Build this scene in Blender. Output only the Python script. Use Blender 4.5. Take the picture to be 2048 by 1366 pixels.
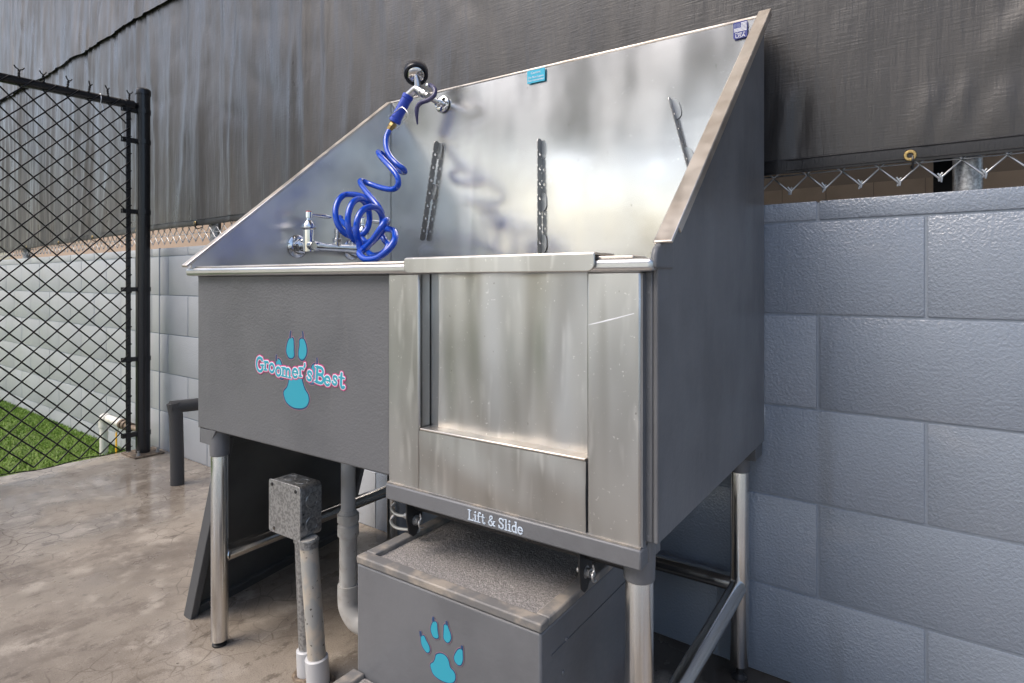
import bpy, bmesh, math, random
from mathutils import Vector, Matrix, noise as mnoise

random.seed(7)
scene = bpy.context.scene
for o in list(bpy.data.objects):
    bpy.data.objects.remove(o)
R = math.radians

# ------------------------------------------------------------------ camera
FPX, HORIZON, EYE = 1210.0, 562.5, 0.886       # measured on the 2048 px wide photograph
YAW_WALL, YAW_TUB, DIST = R(36.98), R(34.41), 1.4355
cam = bpy.data.cameras.new('camera')
cam_ob = bpy.data.objects.new('camera', cam)
scene.collection.objects.link(cam_ob)
cam.sensor_width = 36.0
cam.lens = FPX / 2048 * 36
cam.shift_y = (HORIZON - 683) / 2048
cam.clip_start, cam.clip_end = 0.02, 400
cam_ob.location = (0, -DIST, EYE)
cam_ob.rotation_euler = (R(90), 0, YAW_WALL)
scene.camera = cam_ob

# ------------------------------------------------------------------ light
SUN_EL, SUN_AZ = 53.0, 211.0                     # soft veiled sun, high over the yard behind the camera
world = bpy.data.worlds.new('World')
scene.world = world
world.use_nodes = True
wn = world.node_tree
bgn = wn.nodes['Background']
sky = wn.nodes.new('ShaderNodeTexSky')
sky.sky_type = 'NISHITA'
sky.sun_disc = False
sky.sun_elevation = R(SUN_EL)
sky.sun_rotation = R(SUN_AZ)
sky.dust_density = 3.5
sky.air_density = 1.0
sky.ozone_density = 1.0
wn.links.new(sky.outputs[0], bgn.inputs[0])
bgn.inputs[1].default_value = 0.15
sun = bpy.data.lights.new('sun', 'SUN')
sun.energy = 0.7
sun.angle = R(34)
sun.color = (1.0, 0.91, 0.8)
sun_ob = bpy.data.objects.new('sun', sun)
scene.collection.objects.link(sun_ob)
sun_ob.rotation_euler = (R(-(90 - SUN_EL)), 0, R(-SUN_AZ))
sun_ob.location = (0, 10, 12)
vs = scene.view_settings
vs.view_transform = 'Standard'
vs.look = 'None'
vs.gamma = 1
vs.use_curve_mapping = False
vs.exposure = 1.08

# ------------------------------------------------------------------ frames
TROT = YAW_WALL - YAW_TUB


def t2w(p):
    """tub frame (origin under the camera, y towards the tub back) to world"""
    c, s = math.cos(TROT), math.sin(TROT)
    return Vector((p[0] * c - p[1] * s, p[0] * s + p[1] * c - DIST, p[2]))


def w2w(p):
    return Vector(p)


def pix(u, v, yaw, x=None, y=None, z=None):
    r = (u - 1024) / FPX
    d = Vector((-math.sin(yaw) + r * math.cos(yaw), math.cos(yaw) + r * math.sin(yaw), (HORIZON - v) / FPX))
    k = x / d[0] if x is not None else (y / d[1] if y is not None else (z - EYE) / d[2])
    return Vector((d[0] * k, d[1] * k, d[2] * k + EYE))


def T(u, v, **k):
    return pix(u, v, YAW_TUB, **k)


# ------------------------------------------------------------------ materials
def nd(nt, t, **kw):
    n = nt.nodes.new(t)
    for k, v in kw.items():
        setattr(n, k, v)
    return n


def noise_node(nt, scale, detail=4, stretch=(1, 1, 1), rough=.55, rot=(0, 0, 0)):
    g = nd(nt, 'ShaderNodeNewGeometry')
    m = nd(nt, 'ShaderNodeMapping')
    m.inputs['Scale'].default_value = stretch
    m.inputs['Rotation'].default_value = rot
    n = nd(nt, 'ShaderNodeTexNoise')
    n.inputs['Scale'].default_value = scale
    n.inputs['Detail'].default_value = detail
    n.inputs['Roughness'].default_value = rough
    nt.links.new(g.outputs['Position'], m.inputs['Vector'])
    nt.links.new(m.outputs[0], n.inputs['Vector'])
    return n.outputs['Fac']


def ramp(nt, fac, stops):
    r = nd(nt, 'ShaderNodeValToRGB')
    r.color_ramp.interpolation = 'EASE'
    e = r.color_ramp.elements
    while len(e) < len(stops):
        e.new(.5)
    for i, (p, c) in enumerate(stops):
        e[i].position = p
        e[i].color = (c, c, c, 1) if not isinstance(c, tuple) else (*c, 1)
    nt.links.new(fac, r.inputs[0])
    return r.outputs[0]


def mixc(nt, fac, a, b):
    m = nd(nt, 'ShaderNodeMix', data_type='RGBA')
    for s, v in ((0, fac), (6, a), (7, b)):
        if hasattr(v, 'links'):
            nt.links.new(v, m.inputs[s])
        else:
            m.inputs[s].default_value = v if s == 0 else (*v, 1)
    return m.outputs[2]


MATS = {}


def mat(name, col, rough=.5, metal=0., var=None, bumps=(), rvar=None, spec=.5, coat=0., layers=(), aniso=0.):
    """var=(scale, stretch, colour2, lo, hi); bumps=[(scale, stretch, strength, distance)];
    rvar=(scale, stretch, r_lo, r_hi); layers=[(scale, stretch, colour, lo, hi)]"""
    m = bpy.data.materials.new(name)
    m.use_nodes = True
    nt = m.node_tree
    b = nt.nodes['Principled BSDF']
    b.inputs['Metallic'].default_value = metal
    b.inputs['Roughness'].default_value = rough
    b.inputs['Specular IOR Level'].default_value = spec
    b.inputs['Coat Weight'].default_value = coat
    b.inputs['Base Color'].default_value = (*col, 1)
    if aniso:
        b.inputs['Anisotropic'].default_value = aniso
        tg = nd(nt, 'ShaderNodeTangent', direction_type='RADIAL', axis='Z')
        nt.links.new(tg.outputs[0], b.inputs['Tangent'])
    c = None
    if var:
        f = ramp(nt, noise_node(nt, var[0], 2 if metal else 5, var[1]), [(var[3], 0.), (var[4], 1.)])
        c = mixc(nt, f, col, var[2])
    for sc, st, c2, lo, hi in layers:
        f = ramp(nt, noise_node(nt, sc, 1 if metal else 6, st), [(lo, 0.), (hi, 1.)])
        c = mixc(nt, f, c if c is not None else col, c2)
    if c is not None:
        nt.links.new(c, b.inputs['Base Color'])
    if rvar:
        f = ramp(nt, noise_node(nt, rvar[0], 2 if metal else 5, rvar[1]), [(.3, rvar[2]), (.7, rvar[3])])
        nt.links.new(f, b.inputs['Roughness'])
    prev = None
    for sc, st, stn, dist in bumps:
        bp = nd(nt, 'ShaderNodeBump')
        bp.inputs['Strength'].default_value = stn
        bp.inputs['Distance'].default_value = dist
        nt.links.new(noise_node(nt, sc, 3, st), bp.inputs['Height'])
        if prev is not None:
            nt.links.new(prev, bp.inputs['Normal'])
        prev = bp.outputs[0]
    if prev is not None:
        nt.links.new(prev, b.inputs['Normal'])
    MATS[name] = m
    return m


ONE = (1, 1, 1)
VERT = (1, 1, .03)
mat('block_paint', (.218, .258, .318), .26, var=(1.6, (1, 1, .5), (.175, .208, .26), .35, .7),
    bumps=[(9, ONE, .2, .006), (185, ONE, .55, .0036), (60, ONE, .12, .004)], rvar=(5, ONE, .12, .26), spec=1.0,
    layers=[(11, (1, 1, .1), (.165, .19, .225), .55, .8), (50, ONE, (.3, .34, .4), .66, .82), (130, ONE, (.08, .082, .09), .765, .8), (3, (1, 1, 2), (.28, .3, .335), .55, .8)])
mat('block_paint_lit', (.4, .425, .46), .3, var=(2.2, (1, 1, .5), (.355, .378, .41), .35, .7),  # lighter copy of the wall paint; brighter light at left put into the colour
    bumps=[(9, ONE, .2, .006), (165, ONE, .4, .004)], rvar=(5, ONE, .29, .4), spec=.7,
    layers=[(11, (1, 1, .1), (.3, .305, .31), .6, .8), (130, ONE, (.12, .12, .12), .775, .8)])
mat('mortar_paint', (.21, .248, .305), .35, bumps=[(120, ONE, .5, .003)], spec=.7)
mat('tub_grey', (.126, .131, .141), .4, var=(6, ONE, (.102, .107, .117), .4, .7), bumps=[(150, (1, 1, 1.5), .28, .003), (4, ONE, .15, .006)],
    rvar=(9, (1, 1, .5), .32, .5), layers=[(30, (1, 1, .12), (.14, .143, .15), .62, .85), (260, ONE, (.17, .17, .17), .75, .79)])
mat('tub_grey_smooth', (.145, .15, .161), .38, var=(5, ONE, (.115, .119, .128), .4, .7), bumps=[(75, ONE, .22, .0025), (5, ONE, .2, .006)],
    rvar=(8, (1, 1, .4), .28, .48), layers=[(22, (1, 1, .14), (.145, .147, .153), .62, .85), (220, ONE, (.2, .195, .19), .77, .8), (90, (1, 1, .3), (.07, .07, .072), .74, .8)])
mat('dusty_grey', (.15, .147, .145), .55, var=(28, ONE, (.3, .265, .225), .42, .66), bumps=[(90, ONE, .2, .002)])
STEEL_GRAIN = (1, 1, .012)
mat('steel', (.63, .64, .645), .24, 1., var=(7, ONE, (.55, .555, .56), .35, .7), rvar=(10, (1, 1, .35), .285, .36), aniso=.6)
mat('steel_wing', (.7, .695, .68), .34, 1., var=(7, ONE, (.55, .555, .56), .35, .7), aniso=.6, rvar=(10, (1, 1, .35), .285, .4),
    layers=[(170, ONE, (.72, .72, .71), .7, .78)])
mat('steel_back', (.71, .71, .705), .22, 1., var=(6, ONE, (.62, .62, .61), .35, .7),
    bumps=[(4, (.5, .5, 1.4), .05, .012)], rvar=(7, (1, 1, .4), .17, .265),
    layers=[(170, ONE, (.84, .84, .83), .7, .78), (120, (1, 1, .5), (.5, .5, .49), .76, .8), (14, (1, 1, .08), (.8, .8, .79), .6, .8)])
mat('steel_door', (.6, .605, .6), .3, 1., var=(9, (1, 1, .35), (.46, .46, .45), .38, .66),
    rvar=(12, (1, 1, .25), .28, .36),
    layers=[(170, ONE, (.75, .75, .74), .7, .78), (24, (1, 1, .14), (.42, .415, .4), .52, .8), (60, (1, 1, .2), (.68, .68, .67), .58, .85), (120, (1, 1, .6), (.36, .35, .33), .78, .82)])
mat('steel_edge', (.7, .655, .6), .33, 1., var=(12, ONE, (.56, .5, .44), .4, .7), rvar=(20, ONE, .285, .42))
mat('steel_tube', (.74, .735, .72), .18, 1., var=(5, ONE, (.64, .63, .61), .35, .7), rvar=(20, ONE, .16, .26))
mat('rail_steel', (.27, .27, .268), .4, 1., rvar=(30, ONE, .3, .42))
mat('chrome', (.72, .72, .72), .07, 1.)
mat('satin_chrome', (.52, .52, .53), .28, 1.)
mat('galvanised', (.44, .45, .46), .42, .85, var=(160, ONE, (.27, .275, .28), .4, .62), bumps=[(120, ONE, .12, .001)])
mat('zinc_wire', (.62, .63, .64), .33, .9)
mat('old_conduit', (.4, .4, .385), .55, .3, var=(35, (1, 1, .6), (.52, .47, .4), .42, .62),
    bumps=[(80, ONE, .35, .002)], layers=[(100, ONE, (.1, .09, .08), .68, .74)])
mat('pvc_grey', (.5, .51, .53), .4, bumps=[(60, ONE, .1, .002)], layers=[(110, ONE, (.12, .115, .11), .68, .75)])
mat('pvc_offwhite', (.56, .56, .55), .4, var=(30, ONE, (.44, .42, .4), .45, .7), layers=[(120, ONE, (.14, .13, .12), .68, .75)])
mat('pvc_white', (.78, .77, .73), .35, var=(30, ONE, (.66, .62, .54), .5, .75))
mat('brass', (.5, .36, .15), .34, 1., var=(90, ONE, (.33, .24, .11), .4, .65))
mat('rust', (.24, .19, .14), .6, .5, var=(60, ONE, (.13, .1, .08), .4, .65), bumps=[(150, ONE, .4, .003)])
mat('foam_sleeve', (.042, .043, .046), .75, var=(300, ONE, (.07, .07, .072), .5, .75), bumps=[(420, ONE, .4, .002)])
mat('black_coat', (.012, .012, .014), .25, bumps=[(30, ONE, .06, .003)], layers=[(140, ONE, (.1, .095, .09), .72, .78)])
mat('black_wire', (.006, .006, .007), .5, spec=.3)
mat('black_rubber', (.012, .014, .022), .28)
mat('black_iron', (.03, .03, .031), .45, .4, layers=[(80, ONE, (.12, .1, .08), .66, .76)])
mat('blue_hose', (.004, .06, .46), .12, coat=.3)
mat('blue_grip', (.022, .06, .42), .38)
mat('purple_grip', (.055, .052, .12), .22)
mat('red', (.5, .04, .03), .4)
mat('teal', (.03, .32, .43), .45)
mat('navy', (.014, .055, .14), .45)
mat('pink', (.55, .05, .22), .5)
mat('dull_pink', (.3, .17, .2), .5)
mat('white_print', (.72, .74, .78), .5)
mat('pale_print', (.5, .58, .68), .5, var=(160, ONE, (.38, .45, .54), .5, .7))
mat('sticker_blue', (.035, .045, .22), .4)
mat('sticker_cyan', (.03, .4, .58), .4)
mat('yellow', (.75, .42, .01), .45)
mat('grass_green', (.05, .2, .03), .5)
mat('carpet', (.24, .228, .22), .95, var=(260, ONE, (.38, .36, .345), .4, .66),
    bumps=[(500, ONE, .9, .004)], layers=[(9, ONE, (.36, .34, .325), .45, .95)], spec=.1)
mat('board_grey', (.085, .09, .097), .4, bumps=[(60, ONE, .1, .002)])
mat('board_dark', (.06, .064, .066), .3, var=(5, ONE, (.085, .09, .092), .4, .7))
mat('tan_block', (.55, .4, .28), .7, var=(3, ONE, (.45, .33, .23), .4, .7), bumps=[(90, ONE, .3, .003)])
mat('tan_mortar', (.36, .27, .2), .8)
mat('pale_facade', (.74, .76, .8), .6, var=(1, ONE, (.66, .68, .72), .4, .7))
mat('roof_sheet', (.34, .325, .3), .55, var=(.6, ONE, (.28, .27, .25), .4, .7))
mat('window_glass', (.03, .04, .05), .06)
mat('leaf', (.1, .14, .06), .5, var=(3, ONE, (.12, .17, .07), .4, .65))
mat('green_paint', (.16, .24, .1), .5)
mat('bark', (.1, .075, .055), .85)
mat('dark_door', (.03, .032, .03), .5, var=(8, ONE, (.06, .06, .045), .4, .7))


def fabric(name, col, col2, warm):
    m = mat(name, col, .36, var=(2.2, (1, 1, .45), col2, .36, .68),
            bumps=[(3, (3, 1, .4), .3, .03), (14, (2.4, 1, .35), .28, .008), (45, (2, 1, .3), .16, .0025), (240, (1, 1, .08), .3, .0022),
                   (240, (.08, 1, 1), .3, .0022)],
            rvar=(5, (2, 1, .5), .27, .48), layers=[(5, (2.2, 1, .3), warm, .5, .85), (900, (.25, 1, 1), (.015, .015, .017), .56, .8)], spec=.5)
    return m


fabric('screen_mesh', (.056, .054, .053), (.035, .035, .036), (.076, .071, .067))
fabric('screen_upper', (.062, .053, .045), (.038, .034, .03), (.122, .098, .076))
mat('hem_black', (.018, .018, .02), .35, bumps=[(300, (1, 1, .2), .4, .002)])

# concrete floor: stains, fine cracks, damp dirt
fm = mat('concrete', (.25, .2, .16), .6)
nt = fm.node_tree
b = nt.nodes['Principled BSDF']
c = mixc(nt, ramp(nt, noise_node(nt, 2.3, 8, ONE, .65), [(.38, 0.), (.66, 1.)]), (.3, .263, .22), (.19, .163, .136))
c = mixc(nt, ramp(nt, noise_node(nt, 9, 7), [(.5, 0.), (.68, 1.)]), c, (.37, .33, .282))
c = mixc(nt, ramp(nt, noise_node(nt, 26, 8, (1, .55, 1), .7), [(.54, 0.), (.66, .75)]), c, (.12, .101, .083))
vo = nd(nt, 'ShaderNodeTexVoronoi', feature='DISTANCE_TO_EDGE')
g = nd(nt, 'ShaderNodeNewGeometry')
vo.inputs['Scale'].default_value = 14
wv = nd(nt, 'ShaderNodeVectorMath', operation='ADD')
nzc = nd(nt, 'ShaderNodeTexNoise')
nzc.inputs['Scale'].default_value = 6
nt.links.new(g.outputs['Position'], nzc.inputs['Vector'])
sc_ = nd(nt, 'ShaderNodeVectorMath', operation='SCALE')
sc_.inputs['Scale'].default_value = .12
nt.links.new(nzc.outputs['Color'], sc_.inputs[0])
nt.links.new(g.outputs['Position'], wv.inputs[0])
nt.links.new(sc_.outputs[0], wv.inputs[1])
nt.links.new(wv.outputs[0], vo.inputs['Vector'])
crack = ramp(nt, vo.outputs['Distance'], [(.0, 1.), (.035, 0.)])
msk = ramp(nt, noise_node(nt, 1.3, 3), [(.46, 0.), (.58, .75)])
mm = nd(nt, 'ShaderNodeMath', operation='MULTIPLY')
mm.use_clamp = True
nt.links.new(crack, mm.inputs[0])
nt.links.new(msk, mm.inputs[1])
c = mixc(nt, ramp(nt, noise_node(nt, 4.2, 9, (1, .6, 1), .75), [(.52, 0.), (.6, .7)]), c, (.17, .143, .118))
c = mixc(nt, ramp(nt, noise_node(nt, 330, 2), [(.35, .35), (.5, 0.)]), c, (.12, .1, .085))
c = mixc(nt, ramp(nt, noise_node(nt, 210, 2), [(.6, 0.), (.72, .5)]), c, (.36, .325, .285))
c = mixc(nt, ramp(nt, noise_node(nt, 70, 3), [(.7, 0.), (.74, .9)]), c, (.06, .05, .042))
c = mixc(nt, mm.outputs[0], c, (.09, .072, .058))
# dirt that has collected along the foot of the wall
sx = nd(nt, 'ShaderNodeSeparateXYZ')
nt.links.new(g.outputs['Position'], sx.inputs[0])
ad = nd(nt, 'ShaderNodeMath', operation='MULTIPLY_ADD')
nt.links.new(noise_node(nt, 7, 6), ad.inputs[0])
ad.inputs[1].default_value = -.34
nt.links.new(sx.outputs['Y'], ad.inputs[2])
xr_ = nd(nt, 'ShaderNodeMapRange')
nt.links.new(sx.outputs['X'], xr_.inputs[0])
for i_, v_ in ((1, -1.2), (2, -.5), (3, 0.), (4, 1.)):
    xr_.inputs[i_].default_value = v_
dm = nd(nt, 'ShaderNodeMath', operation='MULTIPLY')
nt.links.new(ramp(nt, ad.outputs[0], [(-.0, 0.), (1., 0.)]), dm.inputs[0])
mr = nd(nt, 'ShaderNodeMapRange')
nt.links.new(ad.outputs[0], mr.inputs[0])
for i_, v_ in ((1, -.37), (2, -.28), (3, 0.), (4, .9)):
    mr.inputs[i_].default_value = v_
nt.links.new(mr.outputs[0], dm.inputs[0])
nt.links.new(xr_.outputs[0], dm.inputs[1])
c = mixc(nt, dm.outputs[0], c, (.035, .028, .022))
nt.links.new(c, b.inputs['Base Color'])
rr = ramp(nt, noise_node(nt, 2.1, 6), [(.42, .12), (.62, .55)])
nt.links.new(rr, b.inputs['Roughness'])
bp_ = nd(nt, 'ShaderNodeBump')
bp_.inputs['Strength'].default_value = .18
bp_.inputs['Distance'].default_value = .003
nt.links.new(noise_node(nt, 45, 6), bp_.inputs['Height'])
nt.links.new(bp_.outputs[0], b.inputs['Normal'])
mat('turf_ground', (.09, .14, .02), .9, var=(40, ONE, (.12, .18, .03), .4, .7))
mat('turf_blade', (.125, .24, .02), .6, var=(60, ONE, (.2, .31, .045), .4, .7), layers=[(5, ONE, (.1, .19, .02), .5, .7)])
mat('yard_turf', (.1, .17, .05), .9, var=(4, ONE, (.13, .2, .06), .4, .7))
mat('yard_paving', (.7, .7, .69), .8, var=(1, ONE, (.62, .62, .61), .4, .7))
mat('back_soil', (.16, .12, .09), .9)


# ------------------------------------------------------------------ mesh builder
class MB:
    def __init__(self):
        self.v, self.f = [], []

    def add(self, vs, fs):
        o = len(self.v)
        self.v += [Vector(p) for p in vs]
        self.f += [[i + o for i in f] for f in fs]
        return self

    def box(self, x0, x1, y0, y1, z0, z1):
        return self.add([(x0, y0, z0), (x1, y0, z0), (x1, y1, z0), (x0, y1, z0), (x0, y0, z1), (x1, y0, z1), (x1, y1, z1), (x0, y1, z1)],
                        [(3, 2, 1, 0), (4, 5, 6, 7), (0, 1, 5, 4), (1, 2, 6, 5), (2, 3, 7, 6), (3, 0, 4, 7)])

    def prism(self, pts, off):
        """closed outline (list of 3D points) extruded by vector off"""
        n = len(pts)
        off = Vector(off)
        a = [Vector(p) for p in pts]
        return self.add(a + [p + off for p in a],
                        [list(range(n))[::-1], list(range(n, 2 * n))] + [(i, (i + 1) % n, n + (i + 1) % n, n + i) for i in range(n)])

    def tube(self, pts, r, seg=12, cap=True, flat=None):
        """swept circle; r may be a list; flat=(normal, factor) squashes it"""
        pts = [Vector(p) for p in pts]
        n = len(pts)
        rs = r if isinstance(r, (list, tuple)) else [r] * n
        tang = []
        for i in range(n):
            a, c2 = pts[max(i - 1, 0)], pts[min(i + 1, n - 1)]
            tang.append((c2 - a).normalized())
        up = Vector((0, 0, 1)) if abs(tang[0].z) < .9 else Vector((1, 0, 0))
        nrm = (up - tang[0] * up.dot(tang[0])).normalized()
        vs, fs = [], []
        for i in range(n):
            nrm = (nrm - tang[i] * nrm.dot(tang[i]))
            nrm = nrm.normalized() if nrm.length > 1e-6 else tang[i].orthogonal().normalized()
            bi = tang[i].cross(nrm)
            for k in range(seg):
                a = 2 * math.pi * k / seg
                d = (nrm * math.cos(a) + bi * math.sin(a)) * rs[i]
                if flat:
                    d -= flat[0] * d.dot(flat[0]) * (1 - flat[1])
                vs.append(pts[i] + d)
        for i in range(n - 1):
            for k in range(seg):
                k2 = (k + 1) % seg
                fs.append((i * seg + k, i * seg + k2, (i + 1) * seg + k2, (i + 1) * seg + k))
        if cap:
            fs.append(list(range(seg))[::-1])
            fs.append([(n - 1) * seg + k for k in range(seg)])
        return self.add(vs, fs)

    def lathe(self, org, axis, prof, seg=24):
        """prof = [(distance along axis, radius)]"""
        org, axis = Vector(org), Vector(axis).normalized()
        pts, rs = [], []
        nrm = axis.orthogonal().normalized()
        bi = axis.cross(nrm)
        vs, fs = [], []
        for i, (d, r) in enumerate(prof):
            for k in range(seg):
                a = 2 * math.pi * k / seg
                vs.append(org + axis * d + (nrm * math.cos(a) + bi * math.sin(a)) * max(r, 1e-5))
        n = len(prof)
        for i in range(n - 1):
            for k in range(seg):
                k2 = (k + 1) % seg
                fs.append((i * seg + k, i * seg + k2, (i + 1) * seg + k2, (i + 1) * seg + k))
        fs.append(list(range(seg))[::-1])
        fs.append([(n - 1) * seg + k for k in range(seg)])
        return self.add(vs, fs)

    def grid(self, fn, nu, nv):
        vs = [fn(i / nu, j / nv) for j in range(nv + 1) for i in range(nu + 1)]
        fs = [(j * (nu + 1) + i, j * (nu + 1) + i + 1, (j + 1) * (nu + 1) + i + 1, (j + 1) * (nu + 1) + i) for j in range(nv) for i in range(nu)]
        return self.add(vs, fs)

    def mesh(self, name, m, base=(0, 0, 0), sharp=35):
        me = bpy.data.meshes.new(name)
        bb = Vector(base)
        me.from_pydata([p - bb for p in self.v], [], self.f)
        me.validate()
        bm = bmesh.new()
        bm.from_mesh(me)
        bmesh.ops.recalc_face_normals(bm, faces=bm.faces)
        bm.to_mesh(me)
        bm.free()
        me.shade_smooth()
        me.set_sharp_from_angle(angle=R(sharp))
        me.materials.append(MATS[m])
        return me


COL = scene.collection


def tag(o, label, cat, group=None):
    o['label'], o['category'] = label, cat
    if group:
        o['group'] = group


class Thing:
    def __init__(self, name, label, cat, base, frame='t', group=None, kind=None):
        self.o = bpy.data.objects.new(name, None)
        self.o.empty_display_size = .1
        COL.objects.link(self.o)
        self.base = Vector(base)
        self.frame = frame
        self.o.location = t2w(base) if frame == 't' else Vector(base)
        self.o.rotation_euler = (0, 0, TROT if frame == 't' else 0)
        if kind:
            self.o['kind'] = kind
        else:
            tag(self.o, label, cat, group)

    def part(self, name, mb, m, parent=None, bevel=0, seg=2, label=None, sharp=35):
        me = mb if isinstance(mb, bpy.types.Mesh) else mb.mesh(name, m, self.base, sharp)
        ob = bpy.data.objects.new(name, me)
        COL.objects.link(ob)
        ob.parent = parent or self.o
        if bevel:
            bv = ob.modifiers.new('bevel', 'BEVEL')
            bv.width, bv.segments, bv.limit_method, bv.angle_limit = bevel, seg, 'ANGLE', R(40)
            bv.harden_normals = False
        if label:
            ob['label'] = label
        return ob


def single(name, mb, m, label, cat, base, frame='t', kind=None, bevel=0):
    me = mb.mesh(name, m, base)
    ob = bpy.data.objects.new(name, me)
    COL.objects.link(ob)
    ob.location = t2w(base) if frame == 't' else Vector(base)
    ob.rotation_euler = (0, 0, TROT if frame == 't' else 0)
    if kind:
        ob['kind'] = kind
    else:
        tag(ob, label, cat)
    if bevel:
        bv = ob.modifiers.new('bevel', 'BEVEL')
        bv.width, bv.segments, bv.limit_method = bevel, 2, 'ANGLE'
    return ob


def smooth(pts, n=8):
    """Catmull-Rom through the points"""
    P = [Vector(p) for p in pts]
    P = [P[0] * 2 - P[1]] + P + [P[-1] * 2 - P[-2]]
    out = []
    for i in range(1, len(P) - 2):
        for k in range(n):
            t = k / n
            a, b2, c2, d = P[i - 1], P[i], P[i + 1], P[i + 2]
            out.append(.5 * ((2 * b2) + (c2 - a) * t + (2 * a - 5 * b2 + 4 * c2 - d) * t * t + (3 * b2 - a - 3 * c2 + d) * t ** 3))
    out.append(P[-2])
    return out


def nz(x, y=0, z=0):
    return mnoise.noise(Vector((x, y, z)))


# =================================================================== SETTING
PADX = -3.5
TURFZ = -.083
single('concrete_floor', MB().box(PADX, 9, -13.6, .19, -.3, 0), 'concrete', '', '', (PADX, 0, 0), 'w', 'structure')
single('turf_ground', MB().box(-13, PADX - .003, -13.6, -.002, -.4, TURFZ), 'turf_ground', '', '', (-8, -5, TURFZ), 'w', 'structure')
single('yard_ground', MB().box(-90, 90, -120, -13.605, -.5, -.06), 'yard_paving', '', '', (0, -60, -.06), 'w', 'structure')
single('back_ground', MB().box(-30, 30, .192, 40, -.5, -.05), 'back_soil', '', '', (0, 10, -.05), 'w', 'structure')
single('side_ground_left', MB().box(-90, -13.003, -13.6, .19, -.5, -.09), 'yard_turf', '', '', (-40, -5, -.09), 'w', 'structure')
single('side_ground_right', MB().box(9.003, 90, -13.6, .19, -.5, -.02), 'concrete', '', '', (40, -5, -.02), 'w', 'structure')
single('added_green_beam', MB().box(-60, 9, -13.6, -13.3, 3.2, 3.5), 'green_paint', 'unseen green beam added for the green band reflected in the back splash', 'beam', (0, -13.4, 3.2), 'w', bevel=.01)  # unseen, added only to reflect as a green band in the steel
# unseen canopies, placed to shade behind the wall and darken the back splash reflection
rf = MB()
rf.box(-13, 9, -.7, 9, 4.6, 4.7)
rf.box(-60, 9, -13.2, -6.6, 4.6, 4.7)
single('roof', rf, 'roof_sheet', '', '', (0, -3, 4.6), 'w', 'structure')

# turf blades in the strip beside the pad
mb = MB()
vs, fs = [], []
for i in range(70000):
    x = random.uniform(-7.6, PADX - .01)
    y = -random.random() ** 1.4 * 2.6 - .006
    a = random.uniform(0, 6.283)
    w = random.uniform(.0018, .0032)
    hgt = random.uniform(.01, .022)
    dx, dy = math.cos(a) * w, math.sin(a) * w
    lx, ly = random.gauss(0, .011), random.gauss(0, .011)
    k = len(vs)
    vs += [(x - dx, y - dy, TURFZ), (x + dx, y + dy, TURFZ), (x + lx, y + ly, TURFZ + hgt)]
    fs.append((k, k + 1, k + 2))
me = bpy.data.meshes.new('turf')
me.from_pydata([(p[0] + 5, p[1], p[2]) for p in vs], [], fs)
me.materials.append(MATS['turf_blade'])
ob = bpy.data.objects.new('turf', me)
ob.location = (-5, 0, 0)
COL.objects.link(ob)
ob['kind'] = 'stuff'
tag(ob, 'short green artificial turf beyond the black chain link fence', 'turf')

# ------------------------------------------------------------------ painted block wall
CH, BW = .2032, .4064
WX0, WX1, WTOP, WT = -9.2, 1.7, 1.061, .19


def bevelled_block(name, lx, ly, lz, m, bev=.0032):
    bm = bmesh.new()
    bmesh.ops.create_cube(bm, size=1)
    for v in bm.verts:
        v.co = Vector(((v.co.x) * lx, (v.co.y) * ly, v.co.z * lz))
    bmesh.ops.bevel(bm, geom=list(bm.edges), offset=bev, segments=2, affect='EDGES', profile=.6)
    me = bpy.data.meshes.new(name)
    bm.to_mesh(me)
    bm.free()
    me.shade_smooth()
    me.set_sharp_from_angle(angle=R(50))
    me.materials.append(MATS[m])
    return me


wall = Thing('block_wall', 'low grey-blue painted concrete block wall behind the wash tub', 'wall', (-3.5, 0, 0), 'w')
wall.part('mortar', MB().box(WX0, WX1, .0026, WT - .005, TURFZ - .2, WTOP - .006), 'mortar_paint')
JW = .005
blk = bevelled_block('block', BW - JW, WT, CH - JW, 'block_paint')
cap_blk = bevelled_block('block', BW - JW, WT, WTOP - 5 * CH - .004, 'block_paint')
blk2 = bevelled_block('block', BW - JW, WT, CH - JW, 'block_paint_lit')
cap2 = bevelled_block('block', BW - JW, WT, WTOP - 5 * CH - .004, 'block_paint_lit')
for row in range(-1, 6):
    off = -.065 if row % 2 == 0 else -.257
    x = off + BW * .5
    while x - BW > WX0:
        x -= BW
    while x + BW * .5 < WX1 + .2:
        if row == -1 and x > PADX + .3:
            break
        o = bpy.data.objects.new('block', (cap2 if row == 5 else blk2) if x < -1.8 else (cap_blk if row == 5 else blk))  # blocks left of the switch take the brighter-lit copy
        COL.objects.link(o)
        o.parent = wall.o
        zc = (5 * CH + WTOP) / 2 if row == 5 else (row + .5) * CH
        o.location = Vector((x, WT / 2 + random.uniform(-.0008, .0008), zc)) - wall.base
        x += BW
cj = pix(319, 700, YAW_WALL, y=DIST)[0]
wall.part('expansion_joint', MB().tube([(cj, .002, .0), (cj, .002, WTOP)], .006, 8), 'mortar_paint')

# ------------------------------------------------------------------ galvanised chain link fence on top of the wall
GF = Thing('chain_link_fence', 'galvanised chain link fence behind the black privacy screen on the block wall', 'fence', (-3, .1, WTOP), 'w')
w_ = .0362


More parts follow.
